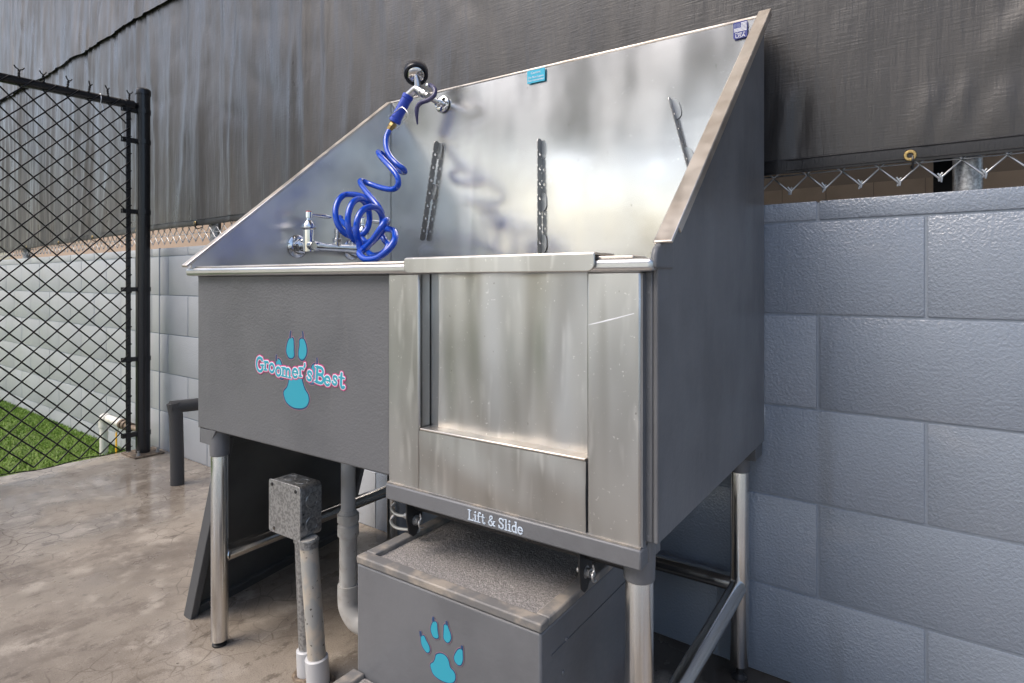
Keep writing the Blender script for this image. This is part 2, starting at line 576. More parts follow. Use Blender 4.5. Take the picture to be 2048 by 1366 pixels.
def zig_wire(w, z0, halves, r, ny, amp, hookdir=1):
    """one woven wire: flattened spiral going up, as a zigzag with rounded turns; ny = axis of the weave"""
    pts = []
    for i in range(halves + 1):
        xx = 0 if i % 2 == 0 else w
        sg = 1 if i % 2 == 0 else -1
        z = z0 + i * w
        e = w * .07
        inx = xx + (e if i % 2 == 0 else -e)
        if i > 0:
            pts.append((inx, -sg * amp, z - e * 1.2))
        pts.append((xx, 0, z))
        if i < halves:
            pts.append((inx, sg * amp, z + e * 1.2))
    return pts


def wire_mesh(name, pts, r, m, seg=5, swap=False):
    if swap:
        pts = [(p[1], p[0], p[2]) for p in pts]
    return MB().tube(pts, r, seg).mesh(name, m, sharp=80)


z0g = 1.098
base_pts = zig_wire(w_, z0g, 14, .0015, 1, .0022)
hookL = [(.004, .004, z0g + .012), (-.003, .004, z0g + .002), (-.002, .001, z0g - .005)]
meA = wire_mesh('wire', hookL + base_pts, .0022, 'zinc_wire')
bp2 = [(w_ - p[0], -p[1], p[2]) for p in base_pts]
hookR = [(w_ - .004, -.004, z0g + .012), (w_ + .003, -.004, z0g + .002), (w_ + .002, -.001, z0g - .005)]
meB = wire_mesh('wire', hookR + bp2, .0022, 'zinc_wire')
x0 = -.335
i0 = int((-7.3 - x0) / w_)
i0 -= i0 % 2
for i in range(i0, 28):
    o = bpy.data.objects.new('wire', meA if i % 2 == 0 else meB)
    COL.objects.link(o)
    o.parent = GF.o
    o.location = Vector((x0 + i * w_, .1, random.uniform(-.002, .002))) - GF.base
GF.part('tension_wire', MB().tube([(-7.3, .106, 1.137), (1.6, .106, 1.137)], .0018, 6), 'zinc_wire')
for px_ in (-6.2, -3.107, -.0, 1.66):
    po = GF.part('post', MB().lathe((px_, .142, WTOP), (0, 0, 1), [(0, .026), (2.9, .026)], 20), 'galvanised')
    GF.part('base_flange', MB().lathe((px_, .142, WTOP - .001), (0, 0, 1), [(0, .036), (.008, .036), (.012, .029)], 20), 'galvanised', po)
GF.part('top_rail', MB().tube([(-7.3, .105, 3.93), (1.6, .105, 3.93)], .02, 12), 'galvanised')

# ------------------------------------------------------------------ privacy screens
SY = .078


def hem_z(x):
    t = min(max((x + 2.8) / 2.4, 0), 1)
    t = t * t * (3 - 2 * t)
    z = 1.174 * (1 - t) + 1.137 * t
    if x < -3.5:
        z -= .042 * min((-3.5 - x) / 3.2, 1.2)
    return z + .004 * nz(x * 2.3, 4)


def screen_y(x, z, lo):
    tl = min(max((-.9 - x) / 1.2, 0), 1)          # the left stretch hangs in closer creases
    y = .016 * nz(x * 1.1, z * .5, 3) + .011 * nz(x * 4.2, z * .45, 9) * (.25 + tl)
    y += .0025 * abs(nz(x * 11, z * .9, 1)) * tl * 1.6 + .0012 * nz(x * 23, z * 2.2, 5) * (.25 + tl)
    y += .006 * max(0, .35 - abs(nz(x * 3.1 + z * 1.6, z * 2.4 - x * .7, 31))) * (.5 + tl) + .004 * max(0, .3 - abs(nz(x * 5 - z * 2.2, z * 3.1 + x, 37)))
    ridge = 1 - abs(nz(x * 7.3 + .7 * nz(z * 1.1, x), z * .38, 21)) * 2
    y -= .014 * max(ridge - .55, 0) / .45 * tl * (.4 + .6 * max(0, nz(x * 2, z * 1.2, 8) + .4))
    # stretched diagonal folds right of the tub
    for (ax, az, bx, bz, wd, am) in ((.6, 1.86, .03, 1.33, .03, -.012), (.62, 1.62, .1, 1.22, .022, -.01), (.7, 2.05, .16, 1.52, .03, .008),
                                     (-.335, 1.32, -.36, 1.16, .016, -.012), (-.30, 1.3, -.318, 1.17, .012, .01), (-.06, 1.28, -.085, 1.17, .012, -.008),
                                     (-.0, 1.29, -.03, 1.18, .012, -.008), (.06, 1.27, .04, 1.18, .014, -.007)):
        dx, dz = bx - ax, bz - az
        L = math.hypot(dx, dz)
        s = ((x - ax) * dx + (z - az) * dz) / (L * L)
        dist = abs((x - ax) * dz - (z - az) * dx) / L
        if -.15 < s < 1.1:
            env = max(0, min(1, (s + .15) * 3)) * max(0, min(1, (1.1 - s) * 3))
            y += am * math.exp(-(dist / wd) ** 2) * env
    return y


SEAM = 2.412


def build_screen(name, label, x0_, x1_, zlo, zhi, ybase, m, hemname, nxs, nzs, seed=0):
    th = Thing(name, label, 'screen', ((x0_ + x1_) / 2, ybase, zlo((x0_ + x1_) / 2)), 'w')

    def fn(a, b_):
        x = x0_ + (x1_ - x0_) * a
        zl = zlo(x)
        z = zl + (zhi - zl) * b_
        return (x, ybase + screen_y(x, z, zl), z)
    th.part('fabric', MB().grid(fn, nxs, nzs), m, sharp=180)
    return th


scr = build_screen('privacy_screen', 'black woven privacy screen hung along the fence above the block wall', -9.2, 1.7, lambda x: hem_z(x) + .03, SEAM + .05, SY, 'screen_mesh', 'hem', 700, 70)
hp = MB()


def hemfn(x, z):
    return screen_y(x, hem_z(x) + .03, 0) + SY


N = 500
vs, fs = [], []
for i in range(N + 1):
    x = -9.2 + 10.9 * i / N
    z = hem_z(x)
    y = hemfn(x, z)
    k = len(vs)
    wob = .001 * nz(x * 30)
    vs += [(x, y - .0035 + wob, z), (x, y - .005, z + .016), (x, y - .003, z + .033), (x, y + .003, z + .034), (x, y + .003, z)]
    if i:
        for j in range(5):
            j2 = (j + 1) % 5
            fs.append((k - 5 + j, k - 5 + j2, k + j2, k + j))
hp.add(vs, fs)
hem = scr.part('hem', hp, 'hem_black')
sp = MB()
for dz in (.006, .03):
    sp.tube([(-9.2 + 10.9 * i / 300, hemfn(-9.2 + 10.9 * i / 300, 0) - .0042, hem_z(-9.2 + 10.9 * i / 300) + dz) for i in range(301)], .0012, 5)
scr.part('stitching', sp, 'hem_black', hem)
for gx in (-5.9, -5.2, -4.55, -3.86, -3.185, -2.2, -1.2, -.096, .85):
    z, y = hem_z(gx) + .012, hemfn(gx, 0) - .005
    g_ = MB()
    ring = [(gx + .0085 * math.cos(a), y - .0015, z + .0085 * math.sin(a)) for a in [k * 2 * math.pi / 20 for k in range(21)]]
    g_.tube(ring, .0034, 8, cap=False, flat=(Vector((0, 1, 0)), .5))
    gr = scr.part('grommet', g_, 'brass')
    tie = MB().tube(smooth([(gx + .004, y - .003, z - .002), (gx + .005, y - .006, z - .014), (gx + .003, y + .012, z - .026), (gx, y + .035, z - .018)], 6), .0022, 6)
    scr.part('cable_tie', tie, 'hem_black', gr)


def seam_z(x):
    return SEAM + .012 * nz(x * 1.7, 7) + .005 * nz(x * 6, 2)


up = build_screen('privacy_screen', 'upper warm-toned privacy screen whose lower edge overlaps the screen beneath', -9.2, 1.7, seam_z, 3.95, SY - .017, 'screen_upper', 'hem', 600, 60)
cord = MB()
cp, cr = [], []
for i in range(601):
    x = -9.2 + 10.9 * i / 600
    z = seam_z(x)
    cp.append((x, SY - .019 + screen_y(x, z, 0), z - .002))
    cr.append(.0009 + .0075 * max(0, nz(x * 1.1, 11) + .05))
cord.tube(cp, cr, 7)
up.part('edge_cord', cord, 'hem_black')

# ------------------------------------------------------------------ tan building seen through the gap
tb_ = Thing('tan_block_building', 'tan block building in shade seen through the gap above the wall', 'building', (-3, 5.2, -.05), 'w')
tb_.part('wall_core', MB().box(-28, 8, 5.215, 5.5, -.05, 4.4), 'tan_mortar')
tblk = bevelled_block('block', BW - .009, .12, CH - .009, 'tan_block', .003)
cnt = 0
for row in range(3, 9):
    off = 0 if row % 2 else BW / 2
    for k in range(-26, 13):
        if cnt > 290:
            break
        o = bpy.data.objects.new('block', tblk)
        COL.objects.link(o)
        o.parent = tb_.o
        o.location = Vector((k * BW + off + .1, 5.27, (row + .5) * CH)) - tb_.base
        cnt += 1
tb_.part('door', MB().box(.62, 1.7, 5.16, 5.205, -.05, 2.1), 'dark_door')
single('steel_post', MB().box(-.07, -.018, .44, .485, -.05, 2.6), 'black_iron', 'dark steel post in the gap behind the galvanised fence post', 'post', (-.045, .46, -.05), 'w', bevel=.003)

# ------------------------------------------------------------------ black chain link fence
FX = -3.386
bf = Thing('black_chain_link_fence', 'black coated chain link fence ending at a capped post beside the wall', 'fence', (FX, -.09, 0), 'w')
PY = -.092
post = bf.part('post', MB().lathe((FX, PY, 0), (0, 0, 1), [(0, .033), (1.85, .033)], 28), 'black_coat')
bf.part('post_cap', MB().lathe((FX, PY, 1.842), (0, 0, 1), [(0, .0365), (.02, .0365), (.026, .035), (.033, .026), (.037, .01), (.0375, 0)], 28), 'black_coat', post)
RZ = 1.779
RY0 = -2.6
rail = bf.part('top_rail', MB().tube([(FX, -.135, RZ), (FX, RY0, RZ)], .021, 16), 'black_coat')
bf.part('rail_end_cup', MB().lathe((FX, -.128, RZ), (0, -1, 0), [(0, .016), (.01, .0245), (.05, .0245), (.051, .0215)], 18), 'black_coat', rail)
BY = -.165
MX = FX + .012
bar = bf.part('tension_bar', MB().box(MX - .004, MX + .004, BY - .011, BY + .011, .03, 1.765), 'black_coat', bevel=.001)
for bz in (1.755, 1.6, 1.24, .845, .49, .108):
    m_ = MB()
    zz = bz
    ang = [math.pi * (.5 + k / 12 * 1.0) for k in range(13)]
    h2 = .011
    ring = [(FX + .036 * math.cos(a), PY + .036 * math.sin(a)) for a in [2 * math.pi * k / 24 for k in range(25)]]
    inner = [(FX + .0328 * math.cos(a), PY + .0328 * math.sin(a)) for a in [2 * math.pi * k / 24 for k in range(25)]]
    vs, fs = [], []
    for k in range(25):
        vs += [(ring[k][0], ring[k][1], zz - h2), (ring[k][0], ring[k][1], zz + h2), (inner[k][0], inner[k][1], zz + h2), (inner[k][0], inner[k][1], zz - h2)]
        if k:
            o_ = 4 * (k - 1)
            fs += [(o_ + j, o_ + (j + 1) % 4, o_ + 4 + (j + 1) % 4, o_ + 4 + j) for j in range(4)]
    m_.add(vs, fs)
    for sx_ in (-.009, .009):
        m_.box(FX + sx_ - .0015, FX + sx_ + .0015, BY - .026, PY - .03, zz - h2, zz + h2)
    bd = bf.part('tension_band', m_, 'black_coat')
    bf.part('bolt', MB().lathe((FX - .02, BY - .018, zz), (1, 0, 0), [(0, .005), (.009, .005), (.01, .007), (.028, .007), (.03, .0045), (.04, .0045)], 8), 'black_coat', bd)
wb = .0437
zb0 = .045
hv = 40
ptsb = zig_wire(wb, zb0, hv, .002, 1, .0036)
bA = wire_mesh('wire', ptsb, .0034, 'black_wire', 6, True)
ptsb2 = [(wb - p[0], -p[1], p[2]) for p in ptsb]
bB = wire_mesh('wire', ptsb2, .0034, 'black_wire', 6, True)
nw = int((BY - RY0) / wb)
for i in range(nw):
    o = bpy.data.objects.new('wire', bA if i % 2 == 0 else bB)
    COL.objects.link(o)
    o.parent = bf.o
    # the first wire's turns wrap the tension bar
    o.location = Vector((MX + .004, BY - (i + 1) * wb + .006, 0)) - bf.base
# wraps round the tension bar
wr = MB().tube(smooth([(MX + .002, BY - .012, -.004), (MX + .008, BY, 0), (MX + .003, BY + .0145, .004), (MX - .007, BY + .01, .007), (MX - .008, BY - .008, .012)], 5), .0021, 6).mesh('wrap', 'black_wire')
for k in range(1, 20):
    o = bpy.data.objects.new('wire_wrap', wr)
    COL.objects.link(o)
    o.parent = bar
    o.location = Vector((0, 0, zb0 + (2 * k - .1) * wb)) - bf.base
# twisted barbs over the rail
bb_ = MB()
for sg in (0, math.pi):
    pp = [(.0027 * math.cos(sg + t * 9), .0027 * math.sin(sg + t * 9), t * .036) for t in [k / 12 for k in range(13)]]
    pp += [(.006 * math.cos(sg + 9.4), .012 * (1 if sg == 0 else -1), .043), (.008 * math.cos(sg + 9.4), .018 * (1 if sg == 0 else -1), .052)]
    bb_.tube(pp, .0029, 6)
barb = bb_.mesh('barb', 'black_wire')
for i in range(0, nw, 2):
    o = bpy.data.objects.new('wire_barb', barb)
    COL.objects.link(o)
    o.parent = bf.o
    o.location = Vector((MX + .003, BY - (i + .0) * wb - .0 + random.uniform(-.004, .004), RZ + .012)) - bf.base
    o.rotation_euler = (random.uniform(-.15, .15), random.uniform(-.15, .15), random.uniform(-.5, .5))
bf.part('bottom_wire', MB().tube(smooth([(FX, PY - .05, .05), (MX + .006, BY - .05, .04)] + [(MX + .004 + random.uniform(-.003, .003), BY - .1 - k * .09, .036 + .006 * math.sin(k * 1.7)) for k in range(24)], 4), .0024, 6), 'black_wire')
bf.part('tie_wire', MB().tube(smooth([(MX + .01, -.29, RZ - .03), (FX + .024, -.288, RZ), (FX, -.286, RZ + .025), (FX - .024, -.284, RZ), (MX, -.281, RZ - .03), (MX + .008, -.276, RZ - .07)], 6), .0015, 5), 'zinc_wire')
pl = bf.part('base_plate', MB().box(FX - .085, FX + .085, PY - .07, PY + .07, 0.0005, .009), 'rust', bevel=.002)
for sx_, sy_ in ((-.06, -.045), (.06, -.045), (-.06, .045), (.06, .045)):
    bf.part('anchor_bolt', MB().lathe((FX + sx_, PY + sy_, .009), (0, 0, 1), [(0, .011), (.003, .011), (.0035, .009), (.012, .009), (.0125, .005), (.024, .005)], 8), 'galvanised', pl)

# ------------------------------------------------------------------ white water pipe and yellow tag by the wall
pw = Thing('water_pipe', 'white plastic water pipe elbow at the foot of the block wall', 'pipe', (-3.87, -.1, TURFZ), 'w')
A = Vector((-3.86, -.105, TURFZ))
vtop = .122
pw.part('riser', MB().lathe(A, (0, 0, 1), [(0, .021), (vtop - TURFZ - .03, .021)], 20), 'pvc_white')
elb = smooth([(A.x, A.y, vtop - .05), (A.x, A.y, vtop - .012), (A.x + .012, A.y, vtop + .002), (A.x + .05, A.y + .003, vtop + .002)], 6)
pw.part('elbow', MB().tube(elb, .026, 18), 'pvc_white')
pw.part('outlet', MB().tube([(A.x + .04, A.y + .003, vtop + .002), (A.x + .24, A.y + .01, vtop - .004)], .0215, 18), 'pvc_white')
pw.part('fitting', MB().lathe((A.x + .22, A.y + .01, vtop - .004), (1, .02, -.02), [(0, .026), (.02, .026), (.021, .02), (.04, .02), (.041, .026), (.06, .026), (.061, .018), (.1, .018), (.101, .022), (.12, .022), (.121, .014), (.2, .014)], 14), 'rust')
yt_ = Thing('marker_strip', 'thin yellow marker strip standing in the turf beside the white pipe', 'marker', (-3.66, -.115, TURFZ), 'w')
yt_.part('strip', MB().box(-3.667, -3.651, -.118, -.114, TURFZ, .075), 'yellow', bevel=.0008)
yt_.part('clip', MB().tube([(-3.66, -.116, .07), (-3.655, -.112, .085), (-3.645, -.107, .1)], .004, 8), 'zinc_wire')

# ------------------------------------------------------------------ insulated pipe
ip = Thing('insulated_pipe', 'black foam insulated pipe rising from the concrete and turning into the wall', 'pipe', (-2.76, -.205, 0), 'w')
PX_, PYp = -2.757, -.205
ip.part('riser_sleeve', MB().prism([], (0, 0, 0)) if False else MB().tube([(PX_ + .003, PYp, 0.0), (PX_, PYp, .12), (PX_ - .004, PYp - .003, .3), (PX_ - .006, PYp - .012, .356)], .0275, 22), 'foam_sleeve')
ip.part('elbow_sleeve', MB().tube([(PX_ - .008, PYp - .026, .34), (PX_, PYp + .02, .338), (PX_ + .006, PYp + .12, .334), (PX_ + .01, -.001, .333), (PX_ + .01, .01, .333)], [.026, .0275, .0275, .0275, .0275], 22), 'foam_sleeve')
gb = MB().tube(smooth([(-2.98, -.014, .318), (-2.93, -.03, .322), (-2.86, -.035, .328)], 6), [.0015 + .0025 * math.sin(k / 12 * math.pi) for k in range(13)], 6, flat=(Vector((0, 1, 0)), .3))
single('grass_stem', gb, 'grass_green', 'single green stem poking out above the insulated pipe', 'plant', (-2.9, -.03, .32), 'w')

# =================================================================== THE WASH TUB
XL, XR, YF, YB = -1.478, -.301, .791, 1.44
ZB, ZR, ZT = .527, .918, 1.48
tub = Thing('dog_wash_tub', 'grey and stainless steel dog wash tub with tall splash walls on tubular legs', 'wash tub', ((XL + XR) / 2, 1.115, 0), 't')
PXL = -.806      # left edge of the stainless front
# painted shell
shell = tub.part('front_panel', MB().box(XL, PXL + .02, YF, YF + .012, ZB, .9), 'tub_grey', bevel=.004)
tub.part('corner_strip', MB().box(-.3255, XR - .008, YF + .0005, YF + .012, ZB, .9), 'tub_grey', bevel=.002)
# side walls: slanted wings
slope = (ZT - .93) / (1.425 - .79)


def wing_outline(x, grow=0, zlo=ZB):
    return [(x, YF, zlo), (x, YB + .004, zlo), (x, YB + .004, ZT + grow), (x, 1.425, ZT + grow), (x, .79, .93 + grow), (x, YF, .93 + grow - .002)]


rw = tub.part('right_side_panel', MB().prism(wing_outline(XR - .0075), (.0075, 0, 0)), 'tub_grey_smooth', bevel=.003, seg=3, label='grey painted outer side panel with slanted top')
lw_o = tub.part('left_side_panel', MB().prism([(XL, YF + .001, ZB), (XL, YB + .004, ZB), (XL, YB + .004, .9), (XL, YF + .001, .9)], (.012, 0, 0)), 'tub_grey')
tub.part('bottom_panel', MB().box(XL + .013, XR - .009, YF + .013, YB + .02, ZB - .0, ZB + .012), 'tub_grey')
tub.part('rear_panel', MB().box(XL + .001, XR - .012, YB + .05, YB + .056, ZB + .001, ZT - .02), 'tub_grey')
# stainless liners
XLi = XL + .0


def yb_at(z):
    return YB + .0 * (ZT - z) / .56          # the splash leans forward a little at the top


def backfn(a, b_):
    x = XL + .003 + (XR - .013 - XL) * a
    z = .62 + (ZT - .62) * b_
    k = math.sin(a * math.pi) * math.sin(max(0, min(1, (z - .9) / (ZT - .9))) * math.pi)
    y = yb_at(z) + .0032 * k * math.sin(a * 5.2 + 1.1 * z) + .0022 * k * math.sin(z * 11 + 2.2 * a * 3)
    y += .0012 * k * math.sin(a * 13)
    return (x, y, z)


bk = tub.part('back_panel', MB().grid(backfn, 90, 60), 'steel_back', sharp=180, label='tall brushed stainless back splash')
tub.part('top_fold', MB().box(XL, XR - .0095, YB - .002, YB + .056, ZT - .0005, ZT + .0065), 'steel_edge', bk, bevel=.002)
lwm = MB()


def lwfn(a, b_):
    y = .762 + (YB - .001 - .762) * a
    zt = .918 + (ZT - .918) * a
    z0_ = .62
    z = z0_ + (zt - z0_) * b_
    return (XL + .001 + .0025 * math.sin(a * math.pi) * math.sin(b_ * 5 + a * 2), y, z) if z > .9 or True else None


lw = tub.part('left_splash_wall', MB().prism([(XL - .002, .775, .9), (XL - .002, YB + .02, .9), (XL - .002, YB, ZT), (XL - .002, .775, .929)], (.003, 0, 0)), 'steel_wing')
rwl = tub.part('right_splash_wall', MB().prism([(XR - .0108, .80, .9), (XR - .0108, YB + .02, .9), (XR - .0108, YB, ZT - .005), (XR - .0108, .80, .93)], (.003, 0, 0)), 'steel')


def lip(name, xa, xb, p0, p1, th, m, parent, bev=.0015):
    """flat strip along a slanted edge in the y-z plane; p = (y, z)"""
    d = Vector((0, p1[0] - p0[0], p1[1] - p0[1])).normalized()
    n = Vector((0, -d.z, d.y))
    a = Vector((xa, p0[0], p0[1]))
    b2 = Vector((xa, p1[0], p1[1]))
    return tub.part(name, MB().prism([a, b2, b2 + n * th, a + n * th], (xb - xa, 0, 0)), m, parent, bevel=bev)


lip('edge_fold', XL - .02, XL + .003, (.764, .919), (YB + .004, ZT - .0012 + .003), .007, 'steel_edge', lw)
lip('edge_fold', XR - .0085, XR + .019, (.796, .9365), (1.43, ZT + .0062), .005, 'steel_edge', rwl, .002)
lip('edge_flange', XR + .0155, XR + .019, (.83, .9365 + .034 * slope - .0125), (1.43, ZT + .0062 - .0125), .012, 'steel_edge', rwl, .0008)
# little raised grey shoulder where the fold meets the front corner
tub.part('corner_shoulder', MB().prism([(XR - .006, p_[0], p_[1]) for p_ in ((.777, .903), (.777, .921), (.783, .932), (.80, .9405), (.83, .957), (.845, .955), (.845, .903))], (.0095, 0, 0)), 'tub_grey_smooth', rw, bevel=.004, seg=3)
# basin
bas = MB()
bas.add([(XL + .02, .83, .64), (XR - .04, .83, .64), (XR - .04, 1.43, .64), (XL + .02, 1.43, .61)], [(0, 1, 2, 3)])
tub.part('basin_floor', MB().prism([(XL + .014, .83, .60), (XR - .03, .83, .60), (XR - .03, YB - .004, .60), (XL + .014, YB - .004, .60)], (0, 0, .012)), 'steel')
tub.part('left_basin_wall', MB().box(XL + .013, XL + .016, .83, YB - .004, .612, .9), 'steel')
tub.part('basin_front', MB().box(XL + .014, XR - .03, .826, .829, .60, .9), 'steel')
# front rim
rim = tub.part('front_rim', MB().box(-1.502, XR - .001, .772, .83, .899, .9175), 'steel', bevel=.0065, seg=4, label='rolled stainless front rim')
tub.part('rim_lip', MB().box(-1.5, XR - .032, .7825, .83, .918, .9222), 'steel_edge', rim, bevel=.0018)
cap_out = []
cx0, cx1, cz0, cz1 = -.755, -.385, .9, .926
rr_ = .011
for (qx, qz, a0, a1, r_) in ((cx1 - rr_, cz0 + rr_, -90, 0, rr_), (cx1 - .003, cz1 - .003, 0, 90, .003), (cx0 + .003, cz1 - .003, 90, 180, .003), (cx0 + rr_, cz0 + rr_, 180, 270, rr_)):
    for k in range(6):
        a = R(a0 + (a1 - a0) * k / 5)
        cap_out.append((qx + r_ * math.cos(a), .7665, qz + r_ * math.sin(a)))
gc = tub.part('gate_cap', MB().prism(cap_out, (0, .004, 0)), 'steel_door', bevel=.0012, label='folded steel cap over the sliding gate')
tub.part('cap_top', MB().box(cx0 + .001, cx1 - .001, .7695, .835, .9235, .9275), 'steel_edge', gc, bevel=.001)
# stainless front with the lift-out gate
PF = .779
fp = tub.part('front_frame_left', MB().box(PXL, -.7305, PF, PF + .0115, .519, .8995), 'steel_door', bevel=.003)
tub.part('gate_channel', MB().box(-.7345, -.7305, PF + .0035, .8075, .628, .8995), 'steel_door', fp, bevel=.0008)
fr = tub.part('front_frame_right', MB().box(-.4035, -.3215, PF, PF + .0115, .519, .8995), 'steel_door', bevel=.003)
tub.part('frame_side', MB().box(-.3225, -.319, PF + .002, PF + .013, .519, .8975), 'tub_grey_smooth', fr)


def doorfn(a, b_):
    x = -.7075 + (.333) * a
    z = .612 + (.9 - .612) * b_
    y = .8035 + .0038 * math.sin(a * 15 + .6 * math.sin(b_ * 3)) * (.35 + .65 * b_) + .0009 * math.sin(a * 33 + b_ * 2)
    return (x, y, z)


tub.part('sliding_gate', MB().grid(doorfn, 70, 30), 'steel_door', sharp=180, label='worn brushed steel lift-out gate')
tub.part('gate_backing', MB().box(-.79, -.33, .8095, .8245, .53, .9), 'steel_door')


def sillfn(a, b_):
    x = -.7288 + (.3247) * a
    z = .5205 + (.106) * b_
    y = PF - .0015 - .0022 * math.sin(a * math.pi) * math.sin(b_ * math.pi) + .001 * math.sin(a * 9 + b_ * 4) * math.sin(b_ * math.pi)
    return (x, y, z)


tub.part('sill_panel', MB().grid(sillfn, 50, 20), 'steel_door', sharp=180)
tub.part('sill', MB().box(-.7275, -.4055, PF - .0015, .812, .6265, .6305), 'steel_edge', bevel=.0012)
tub.part('sill_seam', MB().box(-.7305, -.4035, PF + .004, PF + .008, .521, .626), 'tub_grey_smooth')
# lower angle with lettering
lo_ = tub.part('lower_rail', MB().box(-.806, -.318, .772, .80, .493, .5215), 'tub_grey_smooth', bevel=.003, label='grey bottom rail with white lettering')
tub.part('lower_rail_return', MB().box(-.33, -.3175, .80, .845, .496, .526), 'tub_grey_smooth', lo_, bevel=.002)
tub.part('rail_ledge', MB().box(-.804, -.32, .7745, .782, .5216, .524), 'dusty_grey', lo_)
# frame corners, legs, stretchers
LEGS = {'fl': (-1.423, .815), 'fr': (-.338, .815), 'br': (-.345, 1.403), 'bl': (-1.426, 1.40)}
for k, (lx, ly) in LEGS.items():
    z0l = .012 if k == 'fl' else .03
    lg = tub.part('leg', MB().lathe((lx, ly, z0l), (0, 0, 1), [(0, .012), (.001, .0192), (.004, .0198), (.475 - z0l, .0198), (.476 - z0l, .0195)], 28), 'steel_tube')
    tub.part('leg_sleeve', MB().lathe((lx, ly, .462), (0, 0, 1), [(0, .0205), (.002, .0222), (.03, .0228), (.0665, .0228)], 24), 'tub_grey_smooth', lg)
    tub.part('foot', MB().lathe((lx, ly, 0), (0, 0, 1), [(0, .017), (.004, .017), (.007, .012), (.011, .008), (.034, .008)], 16), 'black_iron', lg)
tub.part('corner_gusset', MB().prism([(XL + .004, .793, .4905), (XL + .004, .793, ZB - .001), (XL + .004, .87, ZB - .001), (XL + .004, .84, .4905)], (.004, 0, 0)), 'tub_grey_smooth', bevel=.001)
tub.part('corner_gusset', MB().prism([(XL + .0085, .7925, .4905), (XL + .0085, .7925, ZB - .001), (XL + .075, .7925, ZB - .001), (XL + .05, .7925, .4905)], (0, .006, 0)), 'tub_grey_smooth', bevel=.001)
tub.part('corner_gusset', MB().box(-.37, XR - .004, 1.38, YB, .495, ZB - .001), 'board_grey', bevel=.001)
for a, b2, zz in (('fl', 'bl', .2155), ('fr', 'br', .208), ('bl', 'br', .208)):
    pa, pb = Vector((*LEGS[a], zz)), Vector((*LEGS[b2], zz))
    d = (pb - pa).normalized()
    st = tub.part('stretcher', MB().tube([pa + d * .017, pb - d * .017], .0182, 24), 'steel_tube')
    wm = MB()
    for p, dd in ((pa, d), (pb, -d)):
        ring = []
        e1 = Vector((0, 0, 1))
        e2 = d.cross(e1)
        for k in range(25):
            t = 2 * math.pi * k / 24
            s_ = .0168 * math.cos(t)
            ring.append(p + e2 * s_ + e1 * .0168 * math.sin(t) + dd * (math.sqrt(.0198 ** 2 - s_ ** 2) + .0012))
        wm.tube(ring, .0018, 6, cap=False)
    tub.part('weld', wm, 'steel_tube', st)
# perforated tether rails on the back wall
for (p0, p1, nh, tabs) in (((-1.262, 1.316), (-1.322, 1.017), 7, (0., .42)), ((-.884, 1.273), (-.884, .962), 7, (0., .47, .84)), ((-.512, 1.324), (-.456, 1.115), 5, (0., .58))):
    a, b2 = Vector((p0[0], 0, p0[1])), Vector((p1[0], 0, p1[1]))
    L = (b2 - a).length
    d = (b2 - a) / L
    yo = YB - .004
    wdt = .0225
    # flange stands off the panel; outline in (s along d, y) with round ends, holes left open between webs
    m_ = MB()
    n_side = Vector((d.z, 0, -d.x)) * .0011
    hole_r, step = .0045, L / (nh + .6)
    ev = []
    cs = [step * (.85 + i) for i in range(nh)]
    prev_s = 0.

    def q(s, yy):
        p_ = a + d * s
        return p_ + Vector((0, yb_at(p_.z) - .003 - yy, 0))

    def slab(s0, s1, y0_, y1_):
        pts = [q(s0, y0_), q(s1, y0_), q(s1, y1_), q(s0, y1_)]
        m_.prism([p - n_side for p in pts], n_side * 2)
    for s in cs:
        # ring web round each hole
        K = 12
        for k in range(K):
            t0, t1 = 2 * math.pi * k / K, 2 * math.pi * (k + 1) / K

            def edge(t):
                cx_, cy_ = math.cos(t), math.sin(t)
                sc2 = (wdt / 2) / max(abs(cx_), abs(cy_))
                return s + cx_ * sc2, wdt / 2 + cy_ * sc2
            e0, e1_ = edge(t0), edge(t1)
            h0 = (s + hole_r * math.cos(t0), wdt / 2 + hole_r * math.sin(t0))
            h1 = (s + hole_r * math.cos(t1), wdt / 2 + hole_r * math.sin(t1))
            pts = [q(*h0), q(*h1), q(*e1_), q(*e0)]
            m_.prism([p - n_side for p in pts], n_side * 2)
        if s - wdt / 2 > prev_s:
            slab(prev_s, s - wdt / 2, 0, wdt)
        prev_s = s + wdt / 2
    slab(prev_s, L - .006, 0, wdt)
    end = [q(L - .006 + .008 * math.sin(t), wdt / 2 - wdt / 2 * math.cos(t)) for t in [math.pi * k / 8 for k in range(9)]]
    m_.prism([p - n_side for p in end], n_side * 2)
    end = [q(0 - .008 * math.sin(t), wdt / 2 - wdt / 2 * math.cos(t)) for t in [math.pi * k / 8 for k in range(9)]]
    m_.prism([p - n_side for p in end][::-1], n_side * 2)
    rl = tub.part('tether_rail', m_, 'rail_steel')
    sd = Vector((-d.z, 0, d.x))
    for tb in tabs:
        s0 = L * tb - .004
        pl_ = []
        for (ss, ww) in ((0, 0), (.05, 0), (.05, .007), (.045, .013), (.036, .016), (.014, .016), (.005, .013), (0, .007)):
            p_ = a + d * (s0 + ss) + sd * ww
            pl_.append(p_ + Vector((0, yb_at(p_.z) - .0045, 0)))
        tub.part('mounting_tab', MB().prism(pl_, (0, .0012, 0)), 'steel_wing', rl)

# ------------------------------------------------------------------ lettering drawn with strokes
def arc(cx, cy, rx, ry, a0, a1, n=10):
    return [(cx + rx * math.cos(R(a0 + (a1 - a0) * k / n)), cy + ry * math.sin(R(a0 + (a1 - a0) * k / n))) for k in range(n + 1)]


# glyphs: strokes as (points, weight) in units of the cap height
def hair(p):
    return (p, .6)


